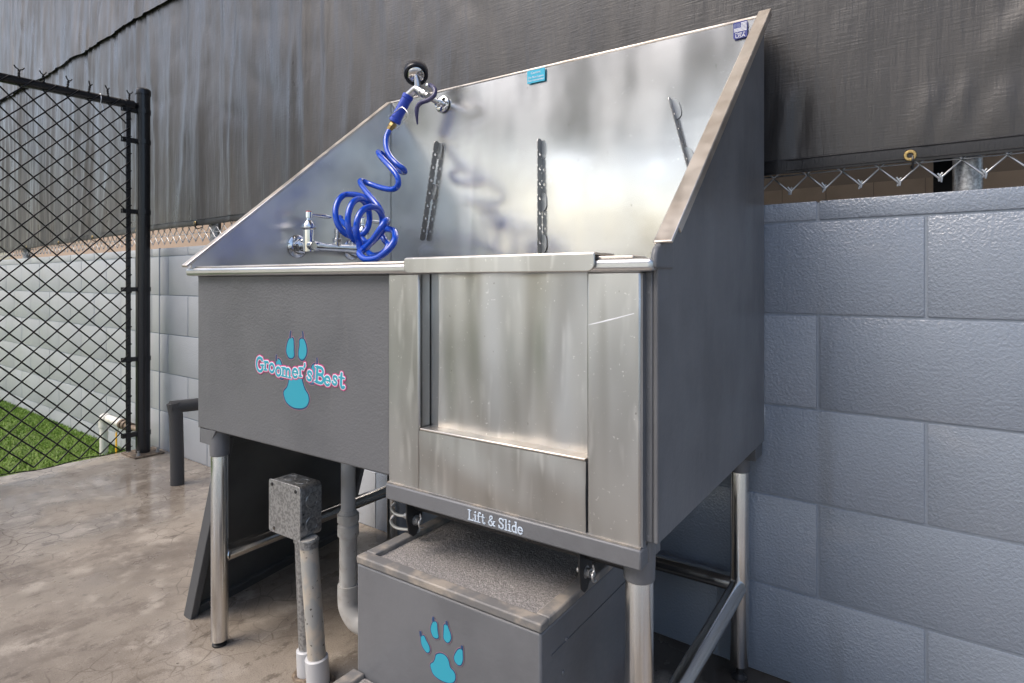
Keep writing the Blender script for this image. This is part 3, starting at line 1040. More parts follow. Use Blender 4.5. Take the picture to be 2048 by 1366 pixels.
G = {
    'G': (.74, [(arc(.37, .5, .32, .46, 40, 320, 16), 1.), ([(.62, .2), (.62, .44)], 1.), hair([(.44, .45), (.74, .45)]), hair([(.62, .92), (.62, .72)])]),
    'r': (.5, [([(.16, .04), (.16, .62)], 1.), hair([(.02, .03), (.32, .03)]), hair([(.02, .62), (.16, .62)]), (arc(.34, .44, .18, .18, 150, 60, 6) + [(.46, .56)], .9)]),
    'o': (.58, [(arc(.28, .33, .22, .3, 0, 360, 20), .95)]),
    'm': (.92, [([(.14, .04), (.14, .62)], 1.), hair([(.0, .62), (.14, .62)]), hair([(.02, .03), (.28, .03)]), (arc(.29, .44, .15, .19, 170, 0, 8) + [(.45, .04)], .95), hair([(.35, .03), (.56, .03)]), (arc(.61, .44, .15, .19, 170, 0, 8) + [(.77, .04)], .95), hair([(.67, .03), (.9, .03)])]),
    'e': (.56, [(arc(.28, .33, .22, .3, 0, 318, 18), .95), hair([(.08, .36), (.5, .36)])]),
    "'": (.24, [([(.12, .98), (.14, .86), (.06, .72)], 1.)]),
    's': (.48, [([(.4, .5), (.36, .6), (.24, .63), (.12, .58), (.1, .48), (.18, .38), (.32, .3), (.4, .2), (.36, .08), (.24, .03), (.1, .07), (.06, .18)], .95)]),
    'B': (.7, [([(.16, .02), (.16, .98)], 1.1), hair([(.02, .02), (.3, .02)]), hair([(.02, .98), (.3, .98)]), ([(.16, .98), (.38, .97)] + arc(.4, .75, .2, .22, 80, -80, 8) + [(.2, .52)], .95), ([(.3, .53)] + arc(.42, .27, .23, .26, 80, -80, 8) + [(.16, .02)], .95)]),
    't': (.42, [([(.18, .86), (.18, .18), (.24, .05), (.34, .04), (.4, .1)], 1.), hair([(.02, .62), (.38, .62)])]),
    'L': (.66, [([(.18, .03), (.18, .97)], 1.1), hair([(.02, .03), (.6, .03)]), hair([(.02, .97), (.36, .97)]), hair([(.6, .03), (.6, .25)])]),
    'i': (.36, [([(.18, .04), (.18, .62)], 1.05), hair([(.02, .03), (.34, .03)]), hair([(.03, .62), (.18, .62)]), ([(.17, .9), (.18, .92)], 1.25)]),
    'f': (.44, [([(.16, .04), (.16, .8)] + arc(.28, .82, .12, .14, 180, 40, 6), 1.), hair([(.02, .03), (.34, .03)]), hair([(.02, .6), (.36, .6)])]),
    '&': (.8, [([(.74, .1), (.66, .06), (.5, .25), (.24, .62), (.2, .78), (.26, .92), (.38, .95), (.48, .86), (.46, .74), (.3, .58), (.14, .42), (.08, .25), (.16, .07), (.34, .03), (.52, .14), (.62, .36), (.64, .48)], .9), hair([(.54, .5), (.76, .5)])]),
    'S': (.62, [([(.5, .76), (.46, .9), (.32, .97), (.16, .92), (.1, .76), (.18, .6), (.36, .5), (.5, .38), (.53, .22), (.44, .07), (.28, .03), (.12, .1), (.07, .26)], 1.), hair([(.52, .95), (.52, .72)]), hair([(.06, .05), (.06, .3)])]),
    'l': (.36, [([(.18, .04), (.18, .98)], 1.05), hair([(.02, .03), (.34, .03)]), hair([(.03, .98), (.18, .98)])]),
    'd': (.6, [([(.46, .04), (.46, .98)], 1.05), hair([(.33, .98), (.46, .98)]), hair([(.46, .03), (.58, .03)]), (arc(.28, .33, .19, .29, 40, 320, 14), .95)]),
    ' ': (.3, []),
}


def letter_mesh(ch, to3, normal, height, weight, extra, lift):
    m_ = MB()
    wd, strokes = G[ch]
    for pts, wt in strokes:
        r = height * weight * wt / 2 + extra
        P = [to3(p[0] * height, p[1] * height) + normal * lift for p in pts]
        a, b2 = P[0], P[-1]
        da, db = (P[0] - P[1]), (P[-1] - P[-2])
        da = da.normalized() if da.length > 1e-9 else Vector((1, 0, 0))
        db = db.normalized() if db.length > 1e-9 else Vector((1, 0, 0))
        P = [a + da * r * .85, a + da * r * .5] + P + [b2 + db * r * .5, b2 + db * r * .85]
        rs = [r * .5, r * .87] + [r] * len(pts) + [r * .87, r * .5]
        m_.tube(P, rs, 8, flat=(normal, .0003 / r))
    return m_


NF = Vector((0, -1, 0))


def write_arc(root, parent, text, pos, height, ang, y, layers, weight):
    """pos: per-letter (x,z,scale,tilt) in the front plane"""
    for (mname, extra, lift, nm) in layers:
        m_all = None
        for ch, (x, z, sc, tl, sx2) in zip(text, pos):
            ca, sa = math.cos(tl), math.sin(tl)

            def to3(px, pz):
                px *= sx2
                return Vector((x + px * ca - pz * sa, y, z + px * sa + pz * ca))
            mm_ = letter_mesh(ch, to3, NF, height * sc, weight, extra, lift)
            if extra == 0 or True:
                if m_all is None:
                    m_all = mm_
                else:
                    m_all.add(mm_.v, mm_.f)
        root.part(nm, m_all, mname, parent)


def front_px(u, v, y):
    return T(u, v, y=y)


# paw shapes given as photo outlines on the plane they are printed on
def closed(pts, n=6):
    P = [Vector(p) for p in pts]
    N_ = len(P)
    out = []
    for i in range(N_):
        a, b2, c2, d = P[i - 1], P[i], P[(i + 1) % N_], P[(i + 2) % N_]
        for k in range(n):
            t = k / n
            out.append(.5 * ((2 * b2) + (c2 - a) * t + (2 * a - 5 * b2 + 4 * c2 - d) * t * t + (3 * b2 - a - 3 * c2 + d) * t ** 3))
    return out


def inflate(pts, e):
    n = len(pts)
    ar = sum(pts[i].x * pts[(i + 1) % n].z - pts[(i + 1) % n].x * pts[i].z for i in range(n))
    sg = 1 if ar > 0 else -1
    out = []
    for i in range(n):
        t = (pts[(i + 1) % n] - pts[i - 1])
        t = t.normalized() if t.length > 1e-9 else Vector((1, 0, 0))
        nn = Vector((t.z, 0, -t.x)) * sg
        out.append(pts[i] + nn * e)
    return out


def paw(root, name, pads, claws, y, pinkm, e_pink=.0034, e_navy=.0019):
    par = None
    for nm, m, e, lift in (('outline', pinkm, e_pink, .0003), ('border', 'navy', e_navy, .0005), ('pad', 'teal', 0, .0007)):
        for pts in pads:
            P = inflate(closed(pts), e)
            o = root.part(nm if par else name, MB().prism([p + NF * lift for p in P], (0, .0002, 0)), m, par)
            if par is None:
                par = o
        if nm != 'pad':
            for cl in claws:
                r0 = .0016 + e * .6
                root.part('claw', MB().tube([p + NF * (lift + .0002) for p in cl], [r0 * 1.1, r0, r0 * .8], 8, flat=(NF, .12)), m, par)
    return par


def zo(ox, oy, s, lst, y):
    return [front_px(ox + a * s, oy + b2 * s, y) for a, b2 in lst]


S3 = 220 / 1503
pads = [
    zo(490, 640, S3, [(620, 245), (660, 260), (668, 340), (668, 420), (670, 490), (640, 518), (600, 505), (572, 440), (572, 380), (590, 300)], YF),
    zo(490, 640, S3, [(795, 255), (825, 310), (842, 380), (840, 460), (810, 525), (775, 540), (742, 505), (738, 430), (750, 350), (752, 275)], YF),
    zo(490, 640, S3, [(440, 545), (475, 545), (500, 600), (520, 680), (530, 780), (500, 798), (460, 760), (435, 690), (428, 610)], YF),
    zo(490, 640, S3, [(985, 605), (980, 700), (965, 780), (950, 855), (900, 862), (885, 845), (890, 760), (905, 680), (930, 620)], YF),
    zo(490, 640, S3, [(610, 770), (690, 755), (765, 770), (790, 860), (820, 950), (865, 1030), (870, 1110), (835, 1180), (760, 1205), (660, 1190), (580, 1130), (545, 1060), (535, 980), (580, 920), (600, 850)], YF)]
claws = [zo(490, 640, S3, [(620, 250), (624, 195), (631, 145)], YF), zo(490, 640, S3, [(798, 258), (797, 200), (790, 155)], YF),
         zo(490, 640, S3, [(432, 560), (430, 510), (434, 470)], YF), zo(490, 640, S3, [(988, 610), (990, 560), (986, 515)], YF)]
logo = paw(tub, 'paw_logo', pads, claws, YF, 'dull_pink', .0046, .0032)
text = "Groomer'sBest"
# photo positions of every letter: left x, baseline y, cap height, in the zoomed crop
lay = [(165, 712, 200, 8), (268, 690, 185, 4), (332, 712, 185, -4), (420, 757, 185, -8), (505, 768, 185, -6), (650, 782, 185, -3), (742, 775, 185, 3), (812, 770, 170, 4), (845, 822, 200, -8), (958, 846, 215, -8), (1085, 886, 190, -8), (1192, 880, 190, -10), (1282, 922, 225, -8)]
pos = []
Hc = None
H0 = .0270
for (lx, ly, hh, tl) in lay:
    p = front_px(490 + lx * S3, 640 + ly * S3, YF)
    p2 = front_px(490 + lx * S3, 640 + (ly - hh) * S3, YF)
    pos.append((p.x, p.z + .001, (p2.z - p.z) / H0, R(tl * .6), 1.0))
# fit widths to the next letter
for i, ch in enumerate(text):
    nxt = pos[i + 1][0] if i + 1 < len(pos) else front_px(490 + 1375 * S3, 700, YF).x
    x, z, sc, tl, _ = pos[i]
    pos[i] = (x, z, sc, tl, min(1.3, (nxt - x) / (G[ch][0] * H0 * sc)))
write_arc(tub, logo, text, pos, H0, 0, YF, [('pink', .0036, .0009, 'lettering_border'), ('white_print', .0015, .0013, 'lettering_outline'), ('teal', 0, .0017, 'lettering')], .2)
# Lift & Slide on the bottom rail
x = -.6155
pos2 = []
txt2 = 'Lift & Slide'
H2 = .0165
tw = sum(G[ch][0] for ch in txt2)
kx = (.1075) / (tw * H2)
for ch in txt2:
    pos2.append((x, .4985, 1, 0, kx))
    x += G[ch][0] * H2 * kx
write_arc(tub, lo_, txt2, pos2, H2, 0, .772, [('pale_print', 0, .0006, 'lettering')], .17)


# long scratches in the steel
tub.part('scratch', MB().tube([T(1176, 650, y=PF) + NF * .0002, T(1215, 641, y=PF) + NF * .0003, T(1268, 627, y=PF) + NF * .0002], [.0004, .0011, .0005], 6, flat=(NF, .15)), 'white_print', fr)
tub.part('scuff', MB().tube([T(1402, 907, x=XR), T(1402.5, 917, x=XR)], [.0018, .0008], 6, flat=(Vector((1, 0, 0)), .2)), 'board_dark', rw)


# stickers
def bfont(root, parent, body, size, origin, m, name='lettering', lift=.0006, sx3=1.):
    cu = bpy.data.curves.new('t', 'FONT')
    cu.body = body
    cu.size = size
    cu.align_x = 'CENTER'
    tmp = bpy.data.objects.new('t', cu)
    COL.objects.link(tmp)
    bpy.context.view_layer.update()
    me_ = bpy.data.meshes.new_from_object(tmp)
    bpy.data.objects.remove(tmp)
    m_ = MB()
    m_.add([(origin[0] + v.co.x * sx3, origin[1] - lift, origin[2] + v.co.y) for v in me_.vertices], [list(p.vertices) for p in me_.polygons])
    return root.part(name, m_, m, parent)


def rrect(x0_, x1_, y, z0_, z1_, r):
    out = []
    for (qx, qz, a0) in ((x1_ - r, z0_ + r, -90), (x1_ - r, z1_ - r, 0), (x0_ + r, z1_ - r, 90), (x0_ + r, z0_ + r, 180)):
        for k in range(5):
            a = R(a0 + 90 * k / 4)
            out.append((qx + r * math.cos(a), y, qz + r * math.sin(a)))
    return out


sy2 = YB - .0065
fs_ = tub.part('flag_sticker', MB().prism(rrect(-.366, -.335, sy2, 1.441, 1.479, .003), (0, .001, 0)), 'sticker_blue', label='blue sticker with a white striped flag')
stripes = MB()
for k in range(7):
    z = 1.4760 - k * .0029
    stripes.box(-.349 if k < 4 else -.3645, -.3365, sy2 - .0004, sy2 - .0001, z - .0017, z)
tub.part('flag_stripes', stripes, 'white_print', fs_)
stars = MB()
for i in range(5):
    for j in range(4):
        stars.box(-.3635 + i * .0028, -.3635 + i * .0028 + .0011, sy2 - .0004, sy2 - .0001, 1.4660 + j * .0026, 1.4660 + j * .0026 + .001)
tub.part('flag_stars', stars, 'pale_print', fs_)
bfont(tub, fs_, 'Made in', .0068, (-.3505, sy2, 1.4505), 'white_print')
bfont(tub, fs_, 'USA', .0105, (-.3505, sy2, 1.4425), 'white_print', sx3=1.15)
cs_ = tub.part('caution_sticker', MB().prism(rrect(-.93, -.872, sy2, 1.4425, 1.4785, .0015), (0, .001, 0)), 'sticker_cyan', label='bright cyan caution sticker')
bfont(tub, cs_, 'Caution:', .0095, (-.901, sy2, 1.4675), 'white_print')
bfont(tub, cs_, 'Do Not Leave', .0088, (-.901, sy2, 1.4555), 'white_print')
bfont(tub, cs_, 'Pets Unattended', .0078, (-.901, sy2, 1.4472), 'white_print')
# hinge brackets under the rail, with bolts and a cable loop
for (hx, sg) in ((-.7665, -1), (-.4215, 1)):
    pl_ = [(hx, .79, .4925), (hx, .83, .4925), (hx, .83, .475), (hx, .825, .445), (hx, .812, .425), (hx, .803, .423), (hx, .793, .432), (hx, .787, .455), (hx, .786, .4925)]
    hb = tub.part('slide_bracket', MB().prism(pl_, (.003 * sg, 0, 0)), 'black_iron', bevel=.0008)
    tub.part('bolt', MB().lathe((hx - .012, .808, .452), (1, 0, 0), [(0, .004), (.012, .004), (.0125, .0095), (.015, .0095), (.0155, .007), (.022, .007), (.0225, .004), (.028, .004)], 10), 'galvanised', hb)
    tub.part('spring_clip', MB().tube(smooth([(hx + .016, .803, .468), (hx + .017, .804, .459), (hx + .017, .799, .453), (hx + .017, .802, .444), (hx + .017, .811, .442)], 5), .0016, 6), 'zinc_wire', hb)
tub.part('cross_bar', MB().tube([(-.77, .812, .478), (-.33, .812, .478)], .008, 12), 'black_iron')
lp = MB()
for dz, ex in ((0, 0), (-.026, -.004)):
    P_ = [front_px(838, 1032, .84), front_px(812, 1032, .845), front_px(792, 1028, .85), front_px(783, 1016, .86), front_px(790, 1005, .87)]
    P_ = [p + Vector((ex * .5, 0, dz)) for p in P_]
    lp.tube(smooth(P_, 8), .003, 8)
cl = tub.part('safety_cable', lp, 'zinc_wire')
tub.part('cable_crimp', MB().tube([front_px(836, 1032, .8385), front_px(812, 1031.5, .8435)], .0062, 10), 'galvanised', cl)
tub.part('cable_crimp', MB().tube([front_px(836, 1032, .8385) + Vector((0, 0, -.026)), front_px(826, 1032, .841) + Vector((0, 0, -.026))], .0055, 10), 'galvanised', cl)
# screws on the narrow strip beside the front panel
for zz in (.87, .74, .62, .535):
    tub.part('screw', MB().lathe((-.3155, YF + .002, zz), (0, -1, 0), [(0, .0035), (.001, .0033), (.0022, .001)], 8), 'tub_grey_smooth')

# ------------------------------------------------------------------ faucet on the left splash wall
fz = .985
FXF = XL + .052
fc = Thing('faucet', 'chrome wall faucet with lever handles on the left splash wall of the tub', 'faucet', (XL + .002, 1.17, fz), 't')
fc.part('body', MB().tube([(FXF, 1.065, fz), (FXF, 1.1, fz), (FXF, 1.13, fz - .001), (FXF, 1.21, fz - .001), (FXF, 1.24, fz), (FXF, 1.28, fz)], [.016, .0165, .012, .012, .0165, .016], 20), 'chrome')
for k, vy in enumerate((1.075, 1.272)):
    fc.part('flange', MB().lathe((XL + .002, vy, fz), (1, 0, 0), [(0, .033), (.003, .033), (.008, .028), (.01, .021)], 32), 'chrome')
    fc.part('hex_nut', MB().lathe((XL + .011, vy, fz), (1, 0, 0), [(0, .019), (.002, .021), (.017, .021), (.019, .018)], 6), 'chrome')
    fc.part('shank', MB().lathe((XL + .03, vy, fz), (1, 0, 0), [(0, .0135), (.036, .0135), (.045, .011)], 18), 'chrome')
    vv = fc.part('valve', MB().lathe((FXF, vy, fz - .018), (0, 0, 1), [(0, .006), (.002, .0155), (.062, .0155), (.063, .0175), (.066, .0195), (.074, .0195), (.084, .013), (.09, .0075), (.1, .0068)], 24), 'chrome')
    hd = fc.part('handle', MB().lathe((FXF, vy, fz + .077), (0, 0, 1), [(0, .0085), (.001, .0105), (.017, .0105), (.018, .0095)], 20), 'chrome', vv)
    hy = 1 if k == 0 else 1
    fc.part('lever', MB().tube([(FXF, vy + .006, fz + .087), (FXF + .002, vy + .022, fz + .088), (FXF + .005, vy + .045, fz + .087), (FXF + .007, vy + .064, fz + .086), (FXF + .008, vy + .072, fz + .086)], [.006, .0058, .0085, .0078, .003], 14, flat=(Vector((0, 0, 1)), .75)), 'chrome', vv)
    fc.part('index_button', MB().lathe((FXF, vy, fz + .0948), (0, 0, 1), [(0, .0085), (.0022, .008), (.003, .0055)], 16), 'red' if k == 0 else 'blue_grip', vv)
fc.part('outlet', MB().lathe((FXF, 1.172, fz + .004), (.15, 0, 1), [(0, .012), (.012, .011), (.013, .0135), (.022, .0135), (.024, .009), (.036, .009), (.037, .0115), (.05, .0115), (.051, .008), (.062, .008)], 18), 'chrome')

# ------------------------------------------------------------------ sprayer, its hose and the wall hook
hk = Thing('sprayer_hook', 'round chrome wall hook on the steel back splash holding the sprayer', 'hook', T(885, 209, y=YB), 't')
hc = T(885, 209, y=YB - .004)
hk.part('flange', MB().lathe(hc, (0, -1, 0), [(0, .026), (.004, .026), (.007, .021), (.0085, .012)], 32), 'chrome')
tip = T(858, 196, y=1.355)
hk.part('stem', MB().tube([hc + Vector((0, -.004, 0)), hc.lerp(tip, .35), tip], [.0095, .0085, .0075], 14), 'chrome')
hk.part('collar', MB().lathe(hc.lerp(tip, .22), tip - hc, [(0, .009), (.002, .0125), (.014, .0125), (.016, .009)], 14), 'chrome')
SYP = 1.34


def q1(u, v, y=SYP):
    return T(u, v, y=y)


spr = Thing('dog_wash_sprayer', 'blue and chrome hand sprayer with coiled blue hose hanging at the back splash', 'sprayer', q1(773, 266), 't')
tee = q1(826, 182)
gtop, gbot = q1(817, 191), q1(788, 246, 1.325)
gd = (gbot - gtop)
gl = gd.length
spr.part('grip', MB().lathe(gtop - gd * .02, gd, [(0, .0150), (.002, .0175), (.012, .0175), (.014, .0158), (gl - .014, .0165), (gl - .012, .0185), (gl - .002, .0185), (gl, .015)], 26), 'blue_grip')
spr.part('brass_coupling', MB().lathe(gbot, q1(773, 266, 1.31) - gbot, [(0, .0105), (.004, .0118), (.014, .0118), (.015, .010), (.022, .0095), (.027, .0085)], 8), 'brass')
body = MB().tube(smooth([gtop, tee + Vector((-.004, 0, -.004)), q1(833, 178), q1(842, 183), q1(852, 188)], 6), .0125, 18)
bd_ = spr.part('valve_body', body, 'satin_chrome')
ha = q1(838, 176)
hb_ = q1(832, 152, SYP - .004)
spr.part('neck', MB().tube([ha + Vector((-.004, 0, -.004)), ha.lerp(hb_, .5), hb_], [.0115, .0095, .0085], 16), 'satin_chrome')
ax = Vector((-.48, .51, .7)).normalized()
spr.part('spray_head', MB().lathe(hb_ - ax * .004, ax, [(0, .009), (.004, .016), (.007, .024), (.012, .0275), (.03, .0275)], 32), 'chrome')
spr.part('bumper_ring', MB().lathe(hb_ + ax * .004, ax, [(.004, .0285), (0, .0305), (-.001, .033), (.001, .0355), (.005, .0366), (.026, .0366), (.031, .0345), (.032, .026)], 36), 'black_rubber')
nut0 = q1(842, 184)
nut1 = q1(862, 194)
nx_ = (nut1 - nut0)
spr.part('valve_nut', MB().lathe(nut0, nx_, [(0, .0138), (.001, .0148), (.008, .0148), (.009, .0128), (.024, .0125), (.025, .010), (.034, .0095)], 6 * 3), 'satin_chrome')
lev = smooth([q1(854, 170), q1(863, 171, SYP - .006), q1(870, 180, SYP - .014), q1(868, 191, SYP - .022), q1(857, 200, SYP - .026), q1(843, 205, SYP - .028), q1(835, 214, SYP - .028), q1(833.5, 228, SYP - .026), q1(835, 249, SYP - .02)], 6)
lv = spr.part('trigger_lever', MB().tube(lev, [.0045 + .0022 * min(1, i / 10) if i < 38 else .0067 - .0045 * max(0, (i - 40) / 8) for i in range(len(lev))], 14), 'purple_grip')
spr.part('pivot', MB().lathe(q1(853, 170, SYP - .012), (0, 1, 0), [(0, .003), (.001, .005), (.024, .005), (.025, .003)], 12), 'chrome', lv)
bl = smooth([q1(778.5, 229, 1.318), q1(778, 233, 1.312), q1(792, 222, 1.305), q1(805, 214.5, 1.305), q1(816.5, 229, 1.305), q1(808, 243, 1.31), q1(797, 256, 1.315), q1(790, 256.5, 1.32)], 4)
spr.part('wire_bail', MB().tube(bl, .0013, 6), 'zinc_wire')
# hose: traced centre line with depths, all inside the tub's left end
Z5 = 420 / 1304.


def hp_(zx, zy, y):
    return T(540 + zx * Z5, 100 + zy * Z5, y=y)


hose = [hp_(740, 500, 1.305), hp_(722, 545, 1.295), hp_(722, 600, 1.28), hp_(742, 655, 1.265), hp_(785, 705, 1.255), hp_(828, 738, 1.265), hp_(838, 758, 1.29), hp_(808, 752, 1.31), hp_(758, 705, 1.305),
        hp_(705, 652, 1.275), hp_(672, 634, 1.25), hp_(690, 665, 1.225), hp_(745, 725, 1.205), hp_(790, 785, 1.2), hp_(796, 836, 1.2), hp_(765, 864, 1.205), hp_(700, 858, 1.215), hp_(620, 832, 1.22),
        hp_(563, 812, 1.20), hp_(572, 845, 1.175), hp_(620, 905, 1.155), hp_(668, 965, 1.145), hp_(694, 1012, 1.15)]
# the tangle: turns of an expanding coil drifting left to right, then two wide lower loops
tang_pts = []
keys = [(0, 612, 1012), (90, 488, 1030), (450, 552, 1056), (810, 618, 1092), (960, 622, 1100)]
for i in range(1, 43):
    ad_ = i * 22.5
    for (a0, x0_, y0_), (a1, x1_, y1_) in zip(keys, keys[1:]):
        if a0 <= ad_ <= a1:
            k = (ad_ - a0) / (a1 - a0)
            cx_, cy_ = x0_ + (x1_ - x0_) * k, y0_ + (y1_ - y0_) * k
    t = ad_ / 945
    a = R(ad_)
    rx, ry = 88 + 8 * math.sin(ad_ * .011), 126 + 9 * math.sin(ad_ * .013 + 1)
    tang_pts.append(hp_(cx_ + rx * math.cos(a) + .22 * ry * math.sin(a) * (t - .45), cy_ - ry * math.sin(a), 1.135 + .045 * math.cos(a) - .075 * t))
low = [hp_(*q_) for q_ in ((568, 1248, 1.03), (630, 1190, 1.02), (690, 1105, 1.02), (722, 1058, 1.04), (728, 1064, 1.075), (700, 1118, 1.07), (640, 1185, 1.045), (580, 1235, 1.02), (556, 1262, 1.0),
       (590, 1298, .99), (665, 1292, .99), (735, 1240, 1.0), (776, 1175, 1.02), (770, 1125, 1.05), (725, 1112, 1.075), (690, 1130, 1.09), (712, 1180, 1.085), (735, 1215, 1.07), (700, 1262, 1.06), (640, 1276, 1.07), (600, 1240, 1.1), (590, 1190, 1.125))]
tail = [None, Vector((FXF + .035, 1.16, fz + .075)), Vector((FXF + .022, 1.168, fz + .085)), Vector((FXF + .009, 1.172, fz + .064))]
line = smooth(hose + tang_pts + low + tail[1:], 7)
# keep the hose clear of the splash wall and out of the rim
line = [Vector((max(p.x, XL + .02), min(p.y, YB - .02), p.z)) for p in line]
spr.part('coiled_hose', MB().tube(line, .0082, 16), 'blue_hose', sharp=80)

# ------------------------------------------------------------------ step box
sx0, sx1, sfy, sby = -.83, -.449, .727, 1.12
stp = Thing('dog_step', 'two-tier grey dog step with carpeted tread slid partly under the tub', 'step', ((sx0 + sx1) / 2, .72, 0), 't')
stp.part('upper_box', MB().box(sx0, sx1, sfy, sby, .004, .388), 'tub_grey_smooth', bevel=.004)
fr_ = MB()
rw_ = .022
fr_.box(sx0 - .001, sx1 + .001, sfy - .001, sfy + rw_, .3885, .402)
fr_.box(sx0 - .001, sx0 + rw_, sfy + rw_ + .0002, sby, .3885, .402)
fr_.box(sx1 - rw_, sx1 + .001, sfy + rw_ + .0002, sby, .3885, .402)
tf = stp.part('tread_frame', fr_, 'dusty_grey', bevel=.0025)
stp.part('frame_weld', MB().box(sx1 - .0015, sx1 + .0016, sfy + .03, sby - .05, .3415, .344), 'tub_grey_smooth')


def carpfn(a, b_):
    x = sx0 + rw_ + .0005 + (sx1 - sx0 - 2 * rw_ - .001) * a
    y = sfy + rw_ + .0005 + (sby - sfy - rw_ - .02) * b_
    return (x, y, .393 + .001 * nz(x * 160, y * 160) + .001 * nz(x * 30, y * 30) + .001 * nz(x * 500, y * 500))


stp.part('carpet_tread', MB().grid(carpfn, 150, 150), 'carpet', sharp=180)
stp.part('lower_box', MB().box(sx0 - .004, sx1 + .004, .44, sfy - .0015, .004, .188), 'tub_grey_smooth', bevel=.004)
f2 = MB()
f2.box(sx0 - .006, sx1 + .006, .438, .438 + rw_, .1885, .202)
f2.box(sx0 - .006, sx0 + rw_, .438 + rw_ + .0002, sfy - .0015, .1885, .202)
f2.box(sx1 - rw_, sx1 + .006, .438 + rw_ + .0002, sfy - .0015, .1885, .202)
stp.part('lower_tread_frame', f2, 'dusty_grey', bevel=.0025)
stp.part('lower_carpet', MB().box(sx0 + rw_ + .001, sx1 - rw_ - .001, .438 + rw_ + .001, sfy - .003, .1885, .195), 'carpet')
S4 = 160 / 1401
yp = sfy - .0005
pads2 = [
    zo(800, 1210, S4, [(600, 280), (645, 315), (655, 400), (665, 490), (675, 560), (640, 580), (590, 555), (555, 480), (545, 400), (570, 320)], yp),
    zo(800, 1210, S4, [(780, 350), (830, 350), (850, 410), (885, 500), (892, 590), (850, 652), (800, 630), (768, 570), (770, 480)], yp),
    zo(800, 1210, S4, [(375, 540), (425, 545), (455, 610), (500, 690), (522, 760), (515, 815), (475, 825), (425, 770), (385, 690), (372, 610)], yp),
    zo(800, 1210, S4, [(1025, 780), (1090, 775), (1100, 860), (1100, 960), (1070, 1040), (1020, 1045), (970, 990), (952, 920), (975, 850)], yp),
    zo(800, 1210, S4, [(640, 870), (720, 850), (800, 890), (850, 970), (880, 1090), (940, 1160), (970, 1230), (960, 1320), (900, 1360), (800, 1345), (690, 1295), (600, 1220), (555, 1130), (540, 1040), (590, 1000), (620, 940)], yp)]
claws2 = [zo(800, 1210, S4, [(590, 290), (585, 240), (592, 205)], yp), zo(800, 1210, S4, [(825, 352), (822, 310), (818, 275)], yp),
          zo(800, 1210, S4, [(372, 545), (364, 490), (360, 450)], yp), zo(800, 1210, S4, [(1092, 780), (1090, 740), (1090, 705)], yp)]
paw(stp, 'paw_logo', pads2, claws2, yp, 'dull_pink', .0026, .0017)
stp.part('screw', MB().lathe((sx1 + .0002, .79, .30), (1, 0, 0), [(0, .004), (.0015, .0035), (.0025, .001)], 10), 'tub_grey_smooth')
stp.part('screw', MB().lathe((sx1 + .0002, .80, .345), (1, 0, 0), [(0, .004), (.0015, .0035), (.0025, .001)], 10), 'tub_grey_smooth')

# ------------------------------------------------------------------ electrical box on conduits
ebx0, ebx1, ez0, ez1 = -1.2375, -1.1235, .318, .437
ebf = .825
eb = Thing('electrical_box', 'galvanised electrical junction box on two weathered conduits under the tub edge', 'junction box', (-1.14, .86, 0), 't')
bm_ = rrect(ebx0 + .001, ebx1 - .001, ebf + .0022, ez0 + .001, ez1 - .001, .012)
bx_ = eb.part('box', MB().prism(bm_, (0, .056, 0)), 'galvanised', bevel=.002)
cv = eb.part('cover', MB().prism(rrect(ebx0, ebx1, ebf, ez0, ez1, .007), (0, .0018, 0)), 'galvanised', bevel=.0006)
for (a, c2) in ((ebx0 + .013, ez1 - .011), (ebx1 - .016, ez1 - .012), (ebx0 + .02, ez0 + .01)):
    eb.part('screw', MB().lathe((a, ebf, c2), (0, -1, 0), [(0, .0042), (.0012, .004), (.0022, .0015)], 10), 'black_iron', cv)
for (yy, zz) in ((ebf + .031, ez0 + .031), (ebf + .031, ez0 + .082)):
    ring = [(ebx1 - .0008, yy + .0155 * math.cos(t), zz + .0155 * math.sin(t)) for t in [2 * math.pi * k / 28 for k in range(27)]]
    ko = eb.part('knockout', MB().tube(ring, .0011, 6), 'galvanised', bx_)
    eb.part('knockout_disc', MB().lathe((ebx1 - .0015, yy, zz), (1, 0, 0), [(0, .0145), (.0012, .014)], 26), 'galvanised', bx_)
for yy, zz in ((ebf + .009, ez0 + .057), (ebf + .009, ez0 + .036)):
    eb.part('screw_hole', MB().lathe((ebx1 - .0012, yy, zz), (1, 0, 0), [(0, .0026), (.0006, .0025)], 10), 'board_dark', bx_)
for xx in (ebx0 + .037, ebx0 + .08):
    ring = [(xx + .0155 * math.cos(t), ebf + .031 + .0155 * math.sin(t), ez1 - .0008) for t in [2 * math.pi * k / 28 for k in range(27)]]
    eb.part('knockout', MB().tube(ring, .0011, 6), 'galvanised', bx_)
